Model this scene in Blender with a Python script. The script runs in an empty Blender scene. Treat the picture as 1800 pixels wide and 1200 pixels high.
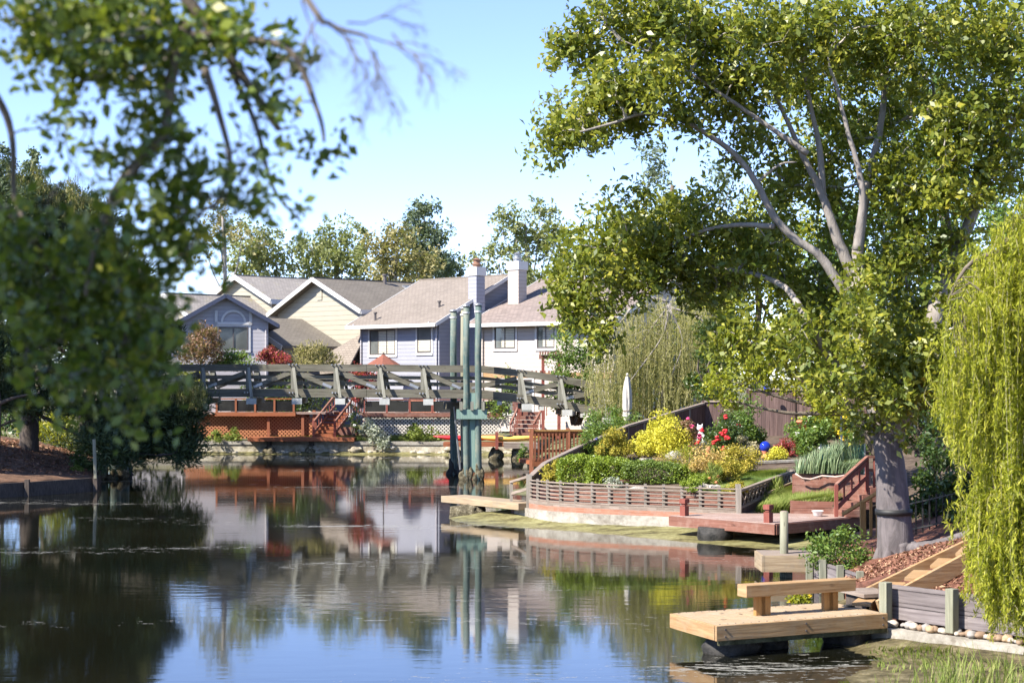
import bpy, math, random
import numpy as np
from mathutils import Vector, Matrix
R = math.radians
scn = bpy.context.scene
COL = scn.collection
# ------------------------------------------------------------------ camera, light, exposure
HC, FPX, HY = 4.2, 3000.0, 665.0          # eye height above the water, focal length in photo px, horizon row
cd = bpy.data.cameras.new('camera'); cam = bpy.data.objects.new('camera', cd); COL.objects.link(cam)
cam.location = (0, 0, HC); cam.rotation_euler = (R(90), 0, 0)
cd.sensor_width = 36; cd.lens = FPX / 1800 * 36; cd.shift_y = (HY - 600) / 1800
cd.clip_start = .1; cd.clip_end = 6000
cd.dof.use_dof = True; cd.dof.focus_distance = 56; cd.dof.aperture_fstop = 3.2; cd.dof.aperture_blades = 8
scn.camera = cam
SUN_AZ, SUN_EL = Vector((-.85, -.53)).normalized(), 43
sd = Vector((SUN_AZ.x * math.cos(R(SUN_EL)), SUN_AZ.y * math.cos(R(SUN_EL)), math.sin(R(SUN_EL))))
sl = bpy.data.lights.new('sun', 'SUN'); so = bpy.data.objects.new('sun', sl); COL.objects.link(so)
sl.energy = 3.9; sl.angle = R(.5); sl.color = (1, .94, .84)
so.rotation_euler = sd.to_track_quat('Z', 'Y').to_euler(); so.location = (-40, -20, 60)
w = bpy.data.worlds.new('World'); scn.world = w; w.use_nodes = True
wn = w.node_tree; bg = wn.nodes['Background']; sky = wn.nodes.new('ShaderNodeTexSky')
sky.sky_type = 'NISHITA'; sky.sun_disc = False; sky.sun_elevation = R(SUN_EL)
sky.sun_rotation = math.atan2(SUN_AZ.x, SUN_AZ.y)
sky.altitude = 0; sky.air_density = .6; sky.dust_density = 0; sky.ozone_density = 2.0
tn = wn.nodes.new('ShaderNodeMix'); tn.data_type = 'RGBA'; tn.blend_type = 'MULTIPLY'; tn.inputs[0].default_value = 1; tn.inputs[7].default_value = (1.0, .95, 1.06, 1)
wn.links.new(sky.outputs[0], tn.inputs[6]); wn.links.new(tn.outputs[2], bg.inputs[0]); bg.inputs[1].default_value = .106
scn.view_settings.view_transform = 'Standard'; scn.view_settings.look = 'None'
scn.view_settings.exposure = 1.68; scn.view_settings.gamma = 1
scn.cycles.max_bounces = 8; scn.cycles.transparent_max_bounces = 8
scn.cycles.caustics_reflective = False; scn.cycles.caustics_refractive = False
scn.cycles.use_denoising = True

def P(px, py, Y):                         # the point at distance Y that shows at photo pixel px, py
    return Vector(((px - 900) * Y / FPX, Y, HC - (py - HY) * Y / FPX))
def G(px, py, z):                         # the point at height z that shows there
    return P(px, py, FPX * (HC - z) / (py - HY))
def lerp(a, b, t): return a + (b - a) * t

# ------------------------------------------------------------------ objects
def tag(o, label=None, cat=None, group=None, kind=None):
    if label: o['label'] = label
    if cat: o['category'] = cat
    if group: o['group'] = group
    if kind: o['kind'] = kind
    return o
def thing(name, label, cat, loc, group=None):
    o = bpy.data.objects.new(name, None); COL.objects.link(o); o.location = loc
    o.empty_display_size = .2
    return tag(o, label, cat, group)
def origin(o):
    v = Vector((0, 0, 0))
    while o is not None: v += o.location; o = o.parent
    return v

class MB:
    def __init__(s): s.v, s.f = [], []
    def add(s, vs, fs):
        n = len(s.v); s.v += [tuple(p) for p in vs]; s.f += [tuple(i + n for i in f) for f in fs]; return s
    def hexa(s, a):                       # 8 corners: bottom ring 0-3, top ring 4-7
        return s.add(a, [(3, 2, 1, 0), (4, 5, 6, 7), (0, 1, 5, 4), (1, 2, 6, 5), (2, 3, 7, 6), (3, 0, 4, 7)])
    def box(s, c, sz, rz=0):
        c = Vector(c); x = Vector((math.cos(rz), math.sin(rz), 0)) * sz[0] / 2; y = Vector((-math.sin(rz), math.cos(rz), 0)) * sz[1] / 2; z = Vector((0, 0, sz[2] / 2))
        return s.hexa([c - x - y - z, c + x - y - z, c + x + y - z, c - x + y - z, c - x - y + z, c + x - y + z, c + x + y + z, c - x + y + z])
    def beam(s, p0, p1, w, h, up=(0, 0, 1)):
        p0, p1 = Vector(p0), Vector(p1); d = (p1 - p0).normalized(); up = Vector(up)
        if abs(d.dot(up)) > .98: up = Vector((0, 1, 0))
        x = d.cross(up).normalized() * w / 2; z = x.cross(d).normalized() * h / 2
        return s.hexa([p0 - x - z, p0 + x - z, p1 + x - z, p1 - x - z, p0 - x + z, p0 + x + z, p1 + x + z, p1 - x + z])
    def prism(s, pts, ext):               # polygon pushed along ext
        pts = [Vector(p) for p in pts]; e = Vector(ext); n = len(pts)
        nn = Vector((0, 0, 0))
        for i in range(n): nn += pts[i].cross(pts[(i + 1) % n])
        if nn.dot(e) > 0: pts = pts[::-1]
        fs = [tuple(range(n)), tuple(range(2 * n - 1, n - 1, -1))]
        fs += [((i + 1) % n, i, n + i, n + (i + 1) % n) for i in range(n)]
        return s.add(pts + [p + e for p in pts], fs)
    def tube(s, pts, rad, n=8, wob=0, rng=None, caps=True):
        pts = [Vector(p) for p in pts]; base = len(s.v); k = len(pts)
        if not hasattr(rad, '__len__'): rad = [rad] * k
        ref = Vector((.31, .95, .1))
        for i, p in enumerate(pts):
            d = (pts[min(i + 1, k - 1)] - pts[max(i - 1, 0)]).normalized()
            x = d.cross(ref)
            if x.length < .1: x = d.cross(Vector((1, 0, 0)))
            x.normalize(); y = d.cross(x)
            for j in range(n):
                a = 2 * math.pi * j / n; r = rad[i] * (1 + (rng.uniform(-wob, wob) if rng else 0))
                s.v.append(tuple(p + x * r * math.cos(a) + y * r * math.sin(a)))
        for i in range(k - 1):
            for j in range(n):
                a, b = base + i * n + j, base + i * n + (j + 1) % n
                s.f.append((a, b, b + n, a + n))
        if caps:
            s.f.append(tuple(base + j for j in range(n - 1, -1, -1))); s.f.append(tuple(base + (k - 1) * n + j for j in range(n)))
        return s
    def cyl(s, p0, p1, r0, r1=None, n=14): return s.tube([p0, p1], [r0, r0 if r1 is None else r1], n)
    def blob(s, c, r, seed=0, wob=.15, nu=14, nv=9):
        c = Vector(c); r = Vector(r) if hasattr(r, '__len__') else Vector((r, r, r)); rg = random.Random(seed); base = len(s.v)
        ph = [rg.uniform(0, 6.28) for _ in range(6)]
        def nz(d): return 1 + wob * (math.sin(3 * d.x + ph[0]) * math.sin(2.7 * d.y + ph[1]) + .6 * math.sin(5 * d.z + ph[2] + 3 * d.x) + .5 * math.sin(7 * d.y + ph[3]) * math.sin(6 * d.x + ph[4]))
        for i in range(nv + 1):
            t = math.pi * i / nv
            for j in range(nu):
                a = 2 * math.pi * j / nu; d = Vector((math.sin(t) * math.cos(a), math.sin(t) * math.sin(a), math.cos(t)))
                k = nz(d); s.v.append((c.x + d.x * r.x * k, c.y + d.y * r.y * k, c.z + d.z * r.z * k))
        for i in range(nv):
            for j in range(nu):
                a, b = base + i * nu + j, base + i * nu + (j + 1) % nu
                s.f.append((a, a + nu, b + nu, b))
        return s
    def lathe(s, c, prof, n=16):          # prof: (radius, z)
        c = Vector(c); base = len(s.v)
        for r, z in prof:
            for j in range(n):
                a = 2 * math.pi * j / n; s.v.append((c.x + r * math.cos(a), c.y + r * math.sin(a), c.z + z))
        for i in range(len(prof) - 1):
            for j in range(n):
                a, b = base + i * n + j, base + i * n + (j + 1) % n
                s.f.append((a, b, b + n, a + n))
        s.f.append(tuple(base + j for j in range(n - 1, -1, -1))); s.f.append(tuple(base + (len(prof) - 1) * n + j for j in range(n)))
        return s
    def build(s, name, mat, parent=None, smooth=False, bevel=0, label=None, loc=None):
        off = origin(parent) if parent is not None else Vector(loc if loc is not None else (0, 0, 0))
        me = bpy.data.meshes.new(name)
        me.from_pydata([(x - off.x, y - off.y, z - off.z) for x, y, z in s.v], [], s.f)
        me.update()
        uv = me.uv_layers.new(name='uv'); dat = np.zeros(len(me.loops) * 2, 'f4')
        Z = Vector((0, 0, 1))
        for p in me.polygons:
            n = p.normal
            u = Z.cross(n)
            u = Vector((1, 0, 0)) if u.length < .05 else u.normalized()
            v = n.cross(u)
            for li in p.loop_indices:
                co = me.vertices[me.loops[li].vertex_index].co + off
                dat[2 * li] = co.dot(u); dat[2 * li + 1] = co.dot(v)
        uv.data.foreach_set('uv', dat)
        if smooth: me.polygons.foreach_set('use_smooth', [True] * len(me.polygons))
        me.materials.append(mat)
        o = bpy.data.objects.new(name, me); COL.objects.link(o)
        if parent is not None: o.parent = parent
        else: o.location = off
        if bevel:
            b = o.modifiers.new('bevel', 'BEVEL'); b.width = bevel; b.segments = 2; b.limit_method = 'ANGLE'
        if label: o['label'] = label
        return o

# ------------------------------------------------------------------ materials
def newmat(name):
    m = bpy.data.materials.new(name); m.use_nodes = True; nt = m.node_tree
    return m, nt, nt.nodes['Principled BSDF']
def ramp(nt, fac, cols, interp='LINEAR'):
    r = nt.nodes.new('ShaderNodeValToRGB'); e = r.color_ramp.elements; r.color_ramp.interpolation = interp
    while len(e) < len(cols): e.new(.5)
    for i, (p, c) in enumerate(cols): e[i].position = p; e[i].color = (*c, 1)
    nt.links.new(fac, r.inputs[0]); return r.outputs[0]
def noise(nt, vec, scale, detail=4, rough=.6, stretch=None, dist=0):
    n = nt.nodes.new('ShaderNodeTexNoise'); n.inputs['Scale'].default_value = scale; n.inputs['Detail'].default_value = detail
    n.inputs['Roughness'].default_value = rough; n.inputs['Distortion'].default_value = dist
    if stretch:
        mp = nt.nodes.new('ShaderNodeMapping'); mp.inputs['Scale'].default_value = stretch; nt.links.new(vec, mp.inputs[0]); vec = mp.outputs[0]
    nt.links.new(vec, n.inputs['Vector']); return n.outputs['Fac']
def math_n(nt, op, a, b=None, c=None):
    n = nt.nodes.new('ShaderNodeMath'); n.operation = op
    for i, x in enumerate((a, b, c)):
        if x is None: continue
        if isinstance(x, (int, float)): n.inputs[i].default_value = x
        else: nt.links.new(x, n.inputs[i])
    return n.outputs[0]
def mixc(nt, f, a, b, mode='MIX'):
    n = nt.nodes.new('ShaderNodeMix'); n.data_type = 'RGBA'; n.blend_type = mode
    for i, x in ((0, f), (6, a), (7, b)):
        if isinstance(x, (int, float)): n.inputs[i].default_value = x
        elif isinstance(x, tuple): n.inputs[i].default_value = (*x, 1)
        else: nt.links.new(x, n.inputs[i])
    return n.outputs[2]
def bump(nt, b, h, strength=.4, dist=.02):
    n = nt.nodes.new('ShaderNodeBump'); n.inputs['Strength'].default_value = strength; n.inputs['Distance'].default_value = dist
    nt.links.new(h, n.inputs['Height']); nt.links.new(n.outputs[0], b.inputs['Normal'])
def coords(nt):
    t = nt.nodes.new('ShaderNodeTexCoord'); return t.outputs['Object'], t.outputs['UV']
def plain(name, c, rough=.6, metal=0, spec=.5, var=.15, scale=6, bmp=0):
    m, nt, b = newmat(name); ob, uv = coords(nt)
    n = noise(nt, ob, scale)
    col = ramp(nt, n, [(.3, tuple(x * (1 - var) for x in c)), (.7, tuple(min(1, x * (1 + var)) for x in c))])
    nt.links.new(col, b.inputs['Base Color']); b.inputs['Roughness'].default_value = rough; b.inputs['Metallic'].default_value = metal
    b.inputs['Specular IOR Level'].default_value = spec
    if bmp: bump(nt, b, noise(nt, ob, scale * 3), bmp)
    return m
def wood(name, c1, c2, vert=False, rough=.75, scale=.42, stain=None, board=0, plain_top=False):
    """grain follows the long side (u for lying boards, v for standing ones); board = width of separate boards across"""
    m, nt, b = newmat(name); ob, uv = coords(nt)
    st = (22 * scale, 1.3 * scale, 1) if vert else (1.3 * scale, 22 * scale, 1)
    g = noise(nt, uv, 2.2, 6, .65, st, .4); big = noise(nt, ob, 1.1, 3)
    col = ramp(nt, g, [(.36, c1), (.64, c2)])
    col = mixc(nt, math_n(nt, 'MULTIPLY', big, .55), col, tuple(x * .62 for x in c1))
    if stain: col = mixc(nt, math_n(nt, 'MULTIPLY_ADD', noise(nt, ob, 2.6, 5, .7), 2.6, -1.25), col, stain); col.node.clamp_factor = True
    kn = math_n(nt, 'MULTIPLY_ADD', noise(nt, uv, 2.6, 2, .5, (1, 2.2, 1) if not vert else (2.2, 1, 1)), 9, -6.1)
    kn = math_n(nt, 'MINIMUM', math_n(nt, 'MAXIMUM', kn, 0), .7); col = mixc(nt, kn, col, tuple(x * .38 for x in c1))
    h = g
    if board:
        sx = nt.nodes.new('ShaderNodeSeparateXYZ'); nt.links.new(uv, sx.inputs[0])
        q = math_n(nt, 'DIVIDE', sx.outputs[0 if vert else 1], board)
        fr = math_n(nt, 'FRACT', q); fl = math_n(nt, 'FLOOR', q)
        wn_ = nt.nodes.new('ShaderNodeTexWhiteNoise'); wn_.noise_dimensions = '1D'; nt.links.new(fl, wn_.inputs['W'])
        col = mixc(nt, math_n(nt, 'MULTIPLY', wn_.outputs['Value'], .45), col, tuple(x * .5 for x in c1))
        gap = math_n(nt, 'LESS_THAN', math_n(nt, 'ABSOLUTE', math_n(nt, 'SUBTRACT', fr, .5)), .47)
        h = math_n(nt, 'ADD', math_n(nt, 'MULTIPLY', g, .3), gap)
        col = mixc(nt, gap, tuple(x * .25 for x in c1), col)
    nt.links.new(col, b.inputs['Base Color']); b.inputs['Roughness'].default_value = rough; b.inputs['Specular IOR Level'].default_value = .3
    bump(nt, b, h, .5, .012); return m
def siding(name, c, pitch=.22, vert=False):
    m, nt, b = newmat(name); ob, uv = coords(nt)
    sx = nt.nodes.new('ShaderNodeSeparateXYZ'); nt.links.new(uv, sx.inputs[0])
    fr = math_n(nt, 'FRACT', math_n(nt, 'DIVIDE', sx.outputs[1], pitch))
    n = noise(nt, uv, 1.6, 5, .6, (1, 3, 1)); n2 = noise(nt, ob, .5, 3)
    col = ramp(nt, n, [(.3, tuple(x * .90 for x in c)), (.7, c)])
    col = mixc(nt, math_n(nt, 'MULTIPLY', n2, .25), col, tuple(x * .75 for x in c))
    ln = math_n(nt, 'LESS_THAN', fr, .14)
    col = mixc(nt, math_n(nt, 'MULTIPLY', ln, .4), col, tuple(x * .45 for x in c))
    nt.links.new(col, b.inputs['Base Color']); b.inputs['Roughness'].default_value = .6
    bump(nt, b, math_n(nt, 'SUBTRACT', 1, fr), .7, .03); return m
def shingle(name, c1, c2, row=.17, wid=.32, moss=None):
    m, nt, b = newmat(name); ob, uv = coords(nt)
    t = nt.nodes.new('ShaderNodeTexBrick'); nt.links.new(uv, t.inputs['Vector'])
    t.inputs['Color1'].default_value = (*c1, 1); t.inputs['Color2'].default_value = (*c2, 1); t.inputs['Mortar'].default_value = (*[x * .35 for x in c1], 1)
    t.inputs['Scale'].default_value = 1; t.inputs['Brick Width'].default_value = wid; t.inputs['Row Height'].default_value = row
    t.inputs['Mortar Size'].default_value = .018; t.inputs['Bias'].default_value = 0; t.offset = .5
    n = noise(nt, ob, 9, 4, .7); n2 = noise(nt, ob, .7, 4, .6)
    col = mixc(nt, math_n(nt, 'MULTIPLY', n, .5), t.outputs['Color'], tuple(x * .55 for x in c2))
    col = mixc(nt, math_n(nt, 'MULTIPLY', n2, .5), col, tuple(min(1, x * 1.25) for x in c1))
    if moss: col = mixc(nt, math_n(nt, 'MULTIPLY_ADD', noise(nt, ob, 1.3, 5, .7), 4, -2.3), col, moss); col.node.clamp_factor = True
    nt.links.new(col, b.inputs['Base Color']); b.inputs['Roughness'].default_value = .9; b.inputs['Specular IOR Level'].default_value = .2
    sx = nt.nodes.new('ShaderNodeSeparateXYZ'); nt.links.new(uv, sx.inputs[0])
    fr = math_n(nt, 'FRACT', math_n(nt, 'DIVIDE', sx.outputs[1], row))
    bump(nt, b, math_n(nt, 'ADD', math_n(nt, 'SUBTRACT', 1, fr), math_n(nt, 'MULTIPLY', n, .6)), .8, .035); return m
def ground_mat(name, cols, scale=1.5, fine=25, bmp=.5, rough=.95, stretch=None, wet=None):
    m, nt, b = newmat(name); ob, uv = coords(nt)
    n = noise(nt, ob, scale, 6, .65, stretch); f = noise(nt, ob, fine, 5, .7)
    k = math_n(nt, 'MULTIPLY_ADD', f, .45, math_n(nt, 'MULTIPLY', n, .62))
    col = ramp(nt, k, [(.535 + (p - .5) * .62, c) for p, c in cols])
    nt.links.new(col, b.inputs['Base Color']); b.inputs['Roughness'].default_value = rough; b.inputs['Specular IOR Level'].default_value = .25
    if wet is not None:                   # mud glistens towards the water line
        sx = nt.nodes.new('ShaderNodeSeparateXYZ'); g = nt.nodes.new('ShaderNodeNewGeometry'); nt.links.new(g.outputs['Position'], sx.inputs[0])
        mr = nt.nodes.new('ShaderNodeMapRange'); mr.inputs[1].default_value = 0; mr.inputs[2].default_value = wet; mr.inputs[3].default_value = .3; mr.inputs[4].default_value = rough
        nt.links.new(sx.outputs[2], mr.inputs[0]); nt.links.new(mr.outputs[0], b.inputs['Roughness'])
    bump(nt, b, k, bmp, .05); return m
def foliage(name, cols, trans=.3, rough=.45, spec=.5):
    """every leaf carries its own random tint"""
    m, nt, b = newmat(name); a = nt.nodes.new('ShaderNodeAttribute'); a.attribute_name = 'tint'
    k = len(cols); col = ramp(nt, a.outputs['Fac'], [(i / max(1, k - 1), c) for i, c in enumerate(cols)])
    nt.links.new(col, b.inputs['Base Color']); b.inputs['Roughness'].default_value = rough; b.inputs['Specular IOR Level'].default_value = spec
    t = nt.nodes.new('ShaderNodeBsdfTranslucent'); nt.links.new(mixc(nt, .5, col, (.35, .42, .03)), t.inputs['Color'])
    mx = nt.nodes.new('ShaderNodeMixShader'); mx.inputs[0].default_value = trans
    nt.links.new(b.outputs[0], mx.inputs[1]); nt.links.new(t.outputs[0], mx.inputs[2])
    nt.links.new(mx.outputs[0], nt.nodes['Material Output'].inputs['Surface']); return m
def bark(name, c1, c2, scale=3):
    m, nt, b = newmat(name); ob, uv = coords(nt)
    n = noise(nt, ob, scale, 6, .7, (3, 3, .8), .6); n2 = noise(nt, ob, 1.2, 3)
    col = mixc(nt, math_n(nt, 'MULTIPLY', n2, .6), ramp(nt, n, [(.3, c1), (.7, c2)]), c1)
    nt.links.new(col, b.inputs['Base Color']); b.inputs['Roughness'].default_value = .85; b.inputs['Specular IOR Level'].default_value = .2
    bump(nt, b, n, .7, .04); return m
def glass(name, c, rough=.05):
    m, nt, b = newmat(name); ob, uv = coords(nt)
    nt.links.new(ramp(nt, noise(nt, ob, .8, 2), [(.35, tuple(x * .6 for x in c)), (.65, c)]), b.inputs['Base Color'])
    b.inputs['Roughness'].default_value = rough; b.inputs['Specular IOR Level'].default_value = .8; return m

M = {}
M['bridge'] = wood('weathered bridge timber', (.095, .085, .062), (.23, .21, .165), stain=(.15, .15, .10), scale=.22)
M['bridge_post'] = wood('weathered bridge brace', (.17, .165, .13), (.31, .30, .25), True, scale=.22)
M['block'] = plain('pale timber end', (.45, .45, .42), .8)
M['steel'] = plain('galvanised steel', (.38, .38, .38), .45, .7)
M['teal'] = wood('teal painted pile', (.05, .095, .088), (.19, .235, .21), True, stain=(.27, .25, .18), scale=.2)
M['tealplank'] = wood('teal plank', (.16, .26, .22), (.27, .36, .30), True)
M['greypile'] = wood('grey timber pile', (.20, .19, .13), (.33, .32, .24), True, scale=.2)
M['barnacle'] = ground_mat('barnacle crust', [(.3, (.03, .025, .015)), (.5, (.12, .10, .06)), (.7, (.30, .27, .19))], 7, 30, 1.6)
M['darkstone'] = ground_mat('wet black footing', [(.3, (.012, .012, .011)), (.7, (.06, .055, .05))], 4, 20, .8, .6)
M['orange'] = wood('orange stained redwood', (.25, .08, .035), (.38, .135, .06), rough=.7)
M['orange_v'] = wood('orange stained pickets', (.23, .08, .04), (.36, .135, .07), True, rough=.7)
M['red'] = wood('red brown stained deck', (.17, .072, .05), (.28, .128, .092), stain=(.32, .215, .175))
M['redtop'] = wood('worn pink deck boards', (.34, .22, .18), (.48, .36, .31), board=.14, stain=(.48, .40, .36))
M['red_v'] = wood('red brown railing', (.20, .055, .04), (.31, .10, .075), True)
M['tan'] = wood('tan cedar', (.30, .17, .075), (.50, .33, .17), stain=(.34, .26, .17))
M['tan_dark'] = wood('amber cedar', (.33, .17, .055), (.50, .28, .10), True)
M['tan_deck'] = wood('tan cedar deck boards', (.34, .235, .14), (.50, .37, .235), stain=(.42, .35, .26))
M['plank'] = wood('bleached plank', (.28, .20, .12), (.47, .37, .245), stain=(.22, .19, .15))
M['grey'] = wood('silvered grey timber', (.19, .145, .115), (.37, .305, .255))
M['grey_v'] = wood('silvered grey upright', (.22, .19, .155), (.40, .36, .31), True)
M['pileg'] = wood('greenish treated post', (.17, .17, .12), (.33, .325, .24), True)
M['wallwood'] = wood('purple grey retaining planks', (.15, .125, .125), (.31, .27, .265), board=.27)
M['brownfence'] = wood('brown fence boards', (.085, .05, .045), (.19, .125, .11), True, board=.15)
M['whitelat'] = plain('off white lattice', (.56, .52, .46), .8)
M['orangelat'] = plain('orange lattice', (.42, .165, .075), .7)
M['white'] = plain('white trim paint', (.58, .57, .55), .5, var=.06)
M['navy'] = plain('dark blue trim', (.05, .06, .10), .5)
M['skirt'] = wood('dark red brown skirt', (.20, .05, .02), (.30, .085, .035))  # darker red brown than the orange lattice, so the laths stand out
M['rust'] = wood('faded rust sill', (.30, .13, .08), (.46, .23, .155), stain=(.30, .25, .21))
M['blue'] = siding('periwinkle blue siding', (.30, .305, .355))
M['lav'] = siding('lavender siding', (.44, .42, .44))
M['pinkwhite'] = siding('pale blush siding', (.47, .41, .36))
M['cream'] = siding('cream siding', (.35, .32, .25), .3)
M['roof_a'] = shingle('mauve grey shingles', (.27, .23, .195), (.19, .16, .135), moss=None)
M['roof_b'] = shingle('rough shake shingles', (.285, .23, .205), (.17, .14, .125), .26, .3)
M['roof_c'] = shingle('grey shake shingles', (.30, .275, .25), (.19, .17, .16), .22, .25, moss=(.30, .27, .07))
M['roof_d'] = shingle('charcoal brown shingles', (.19, .168, .14), (.125, .11, .095))
M['roof_e'] = shingle('light grey shingles', (.27, .26, .235), (.19, .185, .17))
M['winframe'] = plain('dark bronze frame', (.10, .085, .08), .5)
M['pane'] = glass('window glass', (.16, .17, .16))
M['blind'] = plain('pale window blind', (.55, .52, .42), .5, var=.12, scale=3)
M['dkglass'] = glass('smoked glass panel', (.03, .03, .032))
M['concrete'] = ground_mat('pale concrete', [(.3, (.19, .165, .135)), (.7, (.40, .375, .325))], 1.2, 9, .5)
M['stonewall'] = ground_mat('stone bank', [(.3, (.16, .13, .09)), (.5, (.36, .32, .24)), (.7, (.52, .48, .39))], 1.0, 5, 1.0)
M['stone'] = ground_mat('pale boulder', [(.3, (.24, .21, .185)), (.7, (.50, .46, .42))], 3, 20, .7)
M['mud'] = ground_mat('olive mud', [(.3, (.055, .045, .02)), (.5, (.165, .15, .06)), (.7, (.27, .255, .12))], .9, 7, .8, stretch=(1, 2.2, 1), wet=.09)
M['soil'] = ground_mat('dark soil', [(.3, (.05, .035, .025)), (.7, (.15, .11, .08))], 1.5, 9, .9)
M['mulch'] = ground_mat('red bark mulch', [(.3, (.05, .022, .015)), (.55, (.20, .085, .055)), (.75, (.38, .19, .13))], 3, 34, 1.4)
M['bankearth'] = ground_mat('pine litter bank', [(.3, (.05, .03, .02)), (.55, (.16, .09, .055)), (.75, (.28, .165, .11))], 1.2, 22, .9)
M['mud_dark'] = ground_mat('dark debris mud', [(.3, (.03, .024, .013)), (.5, (.10, .082, .04)), (.7, (.21, .175, .10))], 1.5, 11, 1.0, wet=.09)
M['rustpot'] = plain('rusty flue', (.24, .13, .085), .7)
M['lawn'] = ground_mat('lawn', [(.3, (.05, .09, .02)), (.7, (.14, .22, .06))], 3, 40, .8)
M['land'] = ground_mat('dry ground', [(.3, (.07, .075, .035)), (.7, (.17, .16, .085))], .3, 6, .6)
M['red_kayak'] = plain('red plastic', (.52, .03, .035), .35)
M['yel_kayak'] = plain('yellow plastic', (.80, .46, .10), .35)
M['cloth'] = plain('pale parasol canvas', (.50, .465, .42), .9)
M['terra'] = plain('terracotta', (.60, .20, .10), .8)
M['cobalt'] = plain('cobalt glazed glass', (.012, .03, .32), .06, var=.05)
M['china'] = plain('white china', (.78, .77, .74), .35)
M['black'] = plain('black rubber', (.012, .012, .012), .6)
M['rope'] = plain('pale hose', (.50, .38, .33), .6)
M['brick'] = plain('terracotta edging', (.42, .17, .11), .85, var=.25)
M['mesh'] = plain('green garden netting', (.05, .16, .13), .7)
M['rcanvas'] = plain('rust red canvas', (.20, .07, .045), .9)
M['bark_pale'] = bark('pale grey bark', (.17, .15, .135), (.38, .34, .305), 2.5)
M['bark_shaded'] = bark('shade darkened grey bark', (.07, .062, .062), (.23, .20, .20), 1.6)  # pale limb bark darkened, shade over the trunk put into the colour
M['bark_dark'] = bark('dark fissured bark', (.045, .035, .03), (.15, .12, .10), 5)
M['bark_mid'] = bark('brown bark', (.10, .08, .06), (.24, .20, .16), 4)
M['twig'] = bark('silver twig', (.28, .25, .22), (.48, .44, .40), 8)
# foliage colours, one tint per leaf
M['f_ficus'] = foliage('glossy green leaves', [(.045, .08, .014), (.11, .15, .02), (.21, .235, .03), (.34, .335, .04), (.50, .42, .06)], .36, .42, .55)
M['f_fore'] = foliage('broad green leaves', [(.025, .052, .008), (.055, .10, .013), (.11, .165, .02), (.22, .26, .035), (.45, .36, .04)], .36, .34, .6)
M['f_pine'] = foliage('dark pine needles', [(.016, .033, .016), (.032, .056, .025), (.06, .085, .032), (.12, .135, .05)], .12, .6, .3)
M['f_pinetip'] = foliage('candle tipped pine needles', [(.05, .075, .02), (.12, .14, .035), (.24, .23, .07), (.34, .27, .12)], .15, .6, .3)
M['f_willow'] = foliage('lime willow leaves', [(.18, .22, .02), (.33, .36, .03), (.49, .49, .05), (.62, .55, .11)], .48, .5, .4)
M['f_weep'] = foliage('olive weeping strands', [(.13, .135, .04), (.25, .235, .08), (.36, .33, .13), (.44, .39, .22)], .3, .6, .3)
M['f_shrub'] = foliage('mid green leaves', [(.04, .09, .017), (.09, .165, .03), (.16, .24, .045), (.25, .33, .08)], .33, .45)
M['f_bright'] = foliage('fresh yellow green leaves', [(.13, .17, .016), (.26, .29, .022), (.40, .39, .035), (.56, .46, .04)], .42, .45)
M['f_far'] = foliage('hazy olive leaves', [(.12, .145, .05), (.20, .23, .085), (.29, .31, .13), (.38, .37, .20)], .3, .6, .3)  # haze over the far trees is put into the paler colour
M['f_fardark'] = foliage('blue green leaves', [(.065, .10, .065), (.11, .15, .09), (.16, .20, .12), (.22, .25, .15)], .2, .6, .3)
M['f_farbrown'] = foliage('olive brown leaves', [(.15, .145, .055), (.25, .225, .09), (.34, .295, .13), (.39, .32, .17)], .3, .6, .3)
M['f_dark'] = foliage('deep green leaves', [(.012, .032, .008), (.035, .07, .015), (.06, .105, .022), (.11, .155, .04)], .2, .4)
M['f_hedge'] = foliage('lime clipped leaves', [(.07, .12, .012), (.15, .22, .02), (.25, .33, .03), (.34, .40, .05)], .3, .5)
M['f_box'] = foliage('clipped box leaves', [(.04, .08, .015), (.09, .15, .025), (.17, .24, .04), (.26, .32, .06)], .25, .5)
M['f_yellow'] = foliage('lemon yellow leaves', [(.34, .34, .04), (.60, .54, .05), (.74, .67, .09), (.78, .73, .2)], .35, .6, .2)
M['f_gold'] = foliage('golden leaves', [(.17, .20, .04), (.36, .32, .05), (.54, .42, .07), (.62, .52, .15)], .35, .6, .2)
M['f_amber'] = foliage('amber orange leaves', [(.22, .23, .08), (.44, .29, .12), (.56, .38, .12), (.62, .48, .19), (.60, .38, .26)], .3, .6, .2)
M['f_copper'] = foliage('copper bronze leaves', [(.09, .04, .03), (.19, .095, .06), (.30, .17, .10), (.25, .25, .10)], .25, .5)
M['f_crimson'] = foliage('crimson leaves', [(.11, .012, .02), (.26, .025, .04), (.40, .05, .06), (.20, .03, .05)], .3, .5)
M['f_silver'] = foliage('silver green leaves', [(.24, .28, .20), (.36, .40, .31), (.50, .52, .43), (.56, .55, .40)], .25, .7, .2)
M['f_variegated'] = foliage('cream edged leaves', [(.25, .25, .12), (.45, .40, .24), (.60, .52, .34), (.40, .36, .16)], .25, .6, .2)
M['f_grass'] = foliage('long grass', [(.07, .11, .02), (.15, .20, .04), (.24, .29, .07), (.36, .34, .14)], .35, .6, .2)
M['f_reed'] = foliage('onion green stalks', [(.10, .17, .09), (.18, .26, .14), (.28, .36, .20), (.40, .42, .26)], .3, .5)
M['redflower'] = plain('red petals', (.62, .02, .03), .6)
M['pinkflower'] = plain('magenta petals', (.58, .04, .16), .6)
M['yelflower'] = plain('yellow petals', (.82, .50, .02), .6)
M['blueflower'] = plain('violet petals', (.22, .20, .62), .6)
M['whiteflower'] = plain('white petals', (.78, .76, .74), .6)
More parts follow.
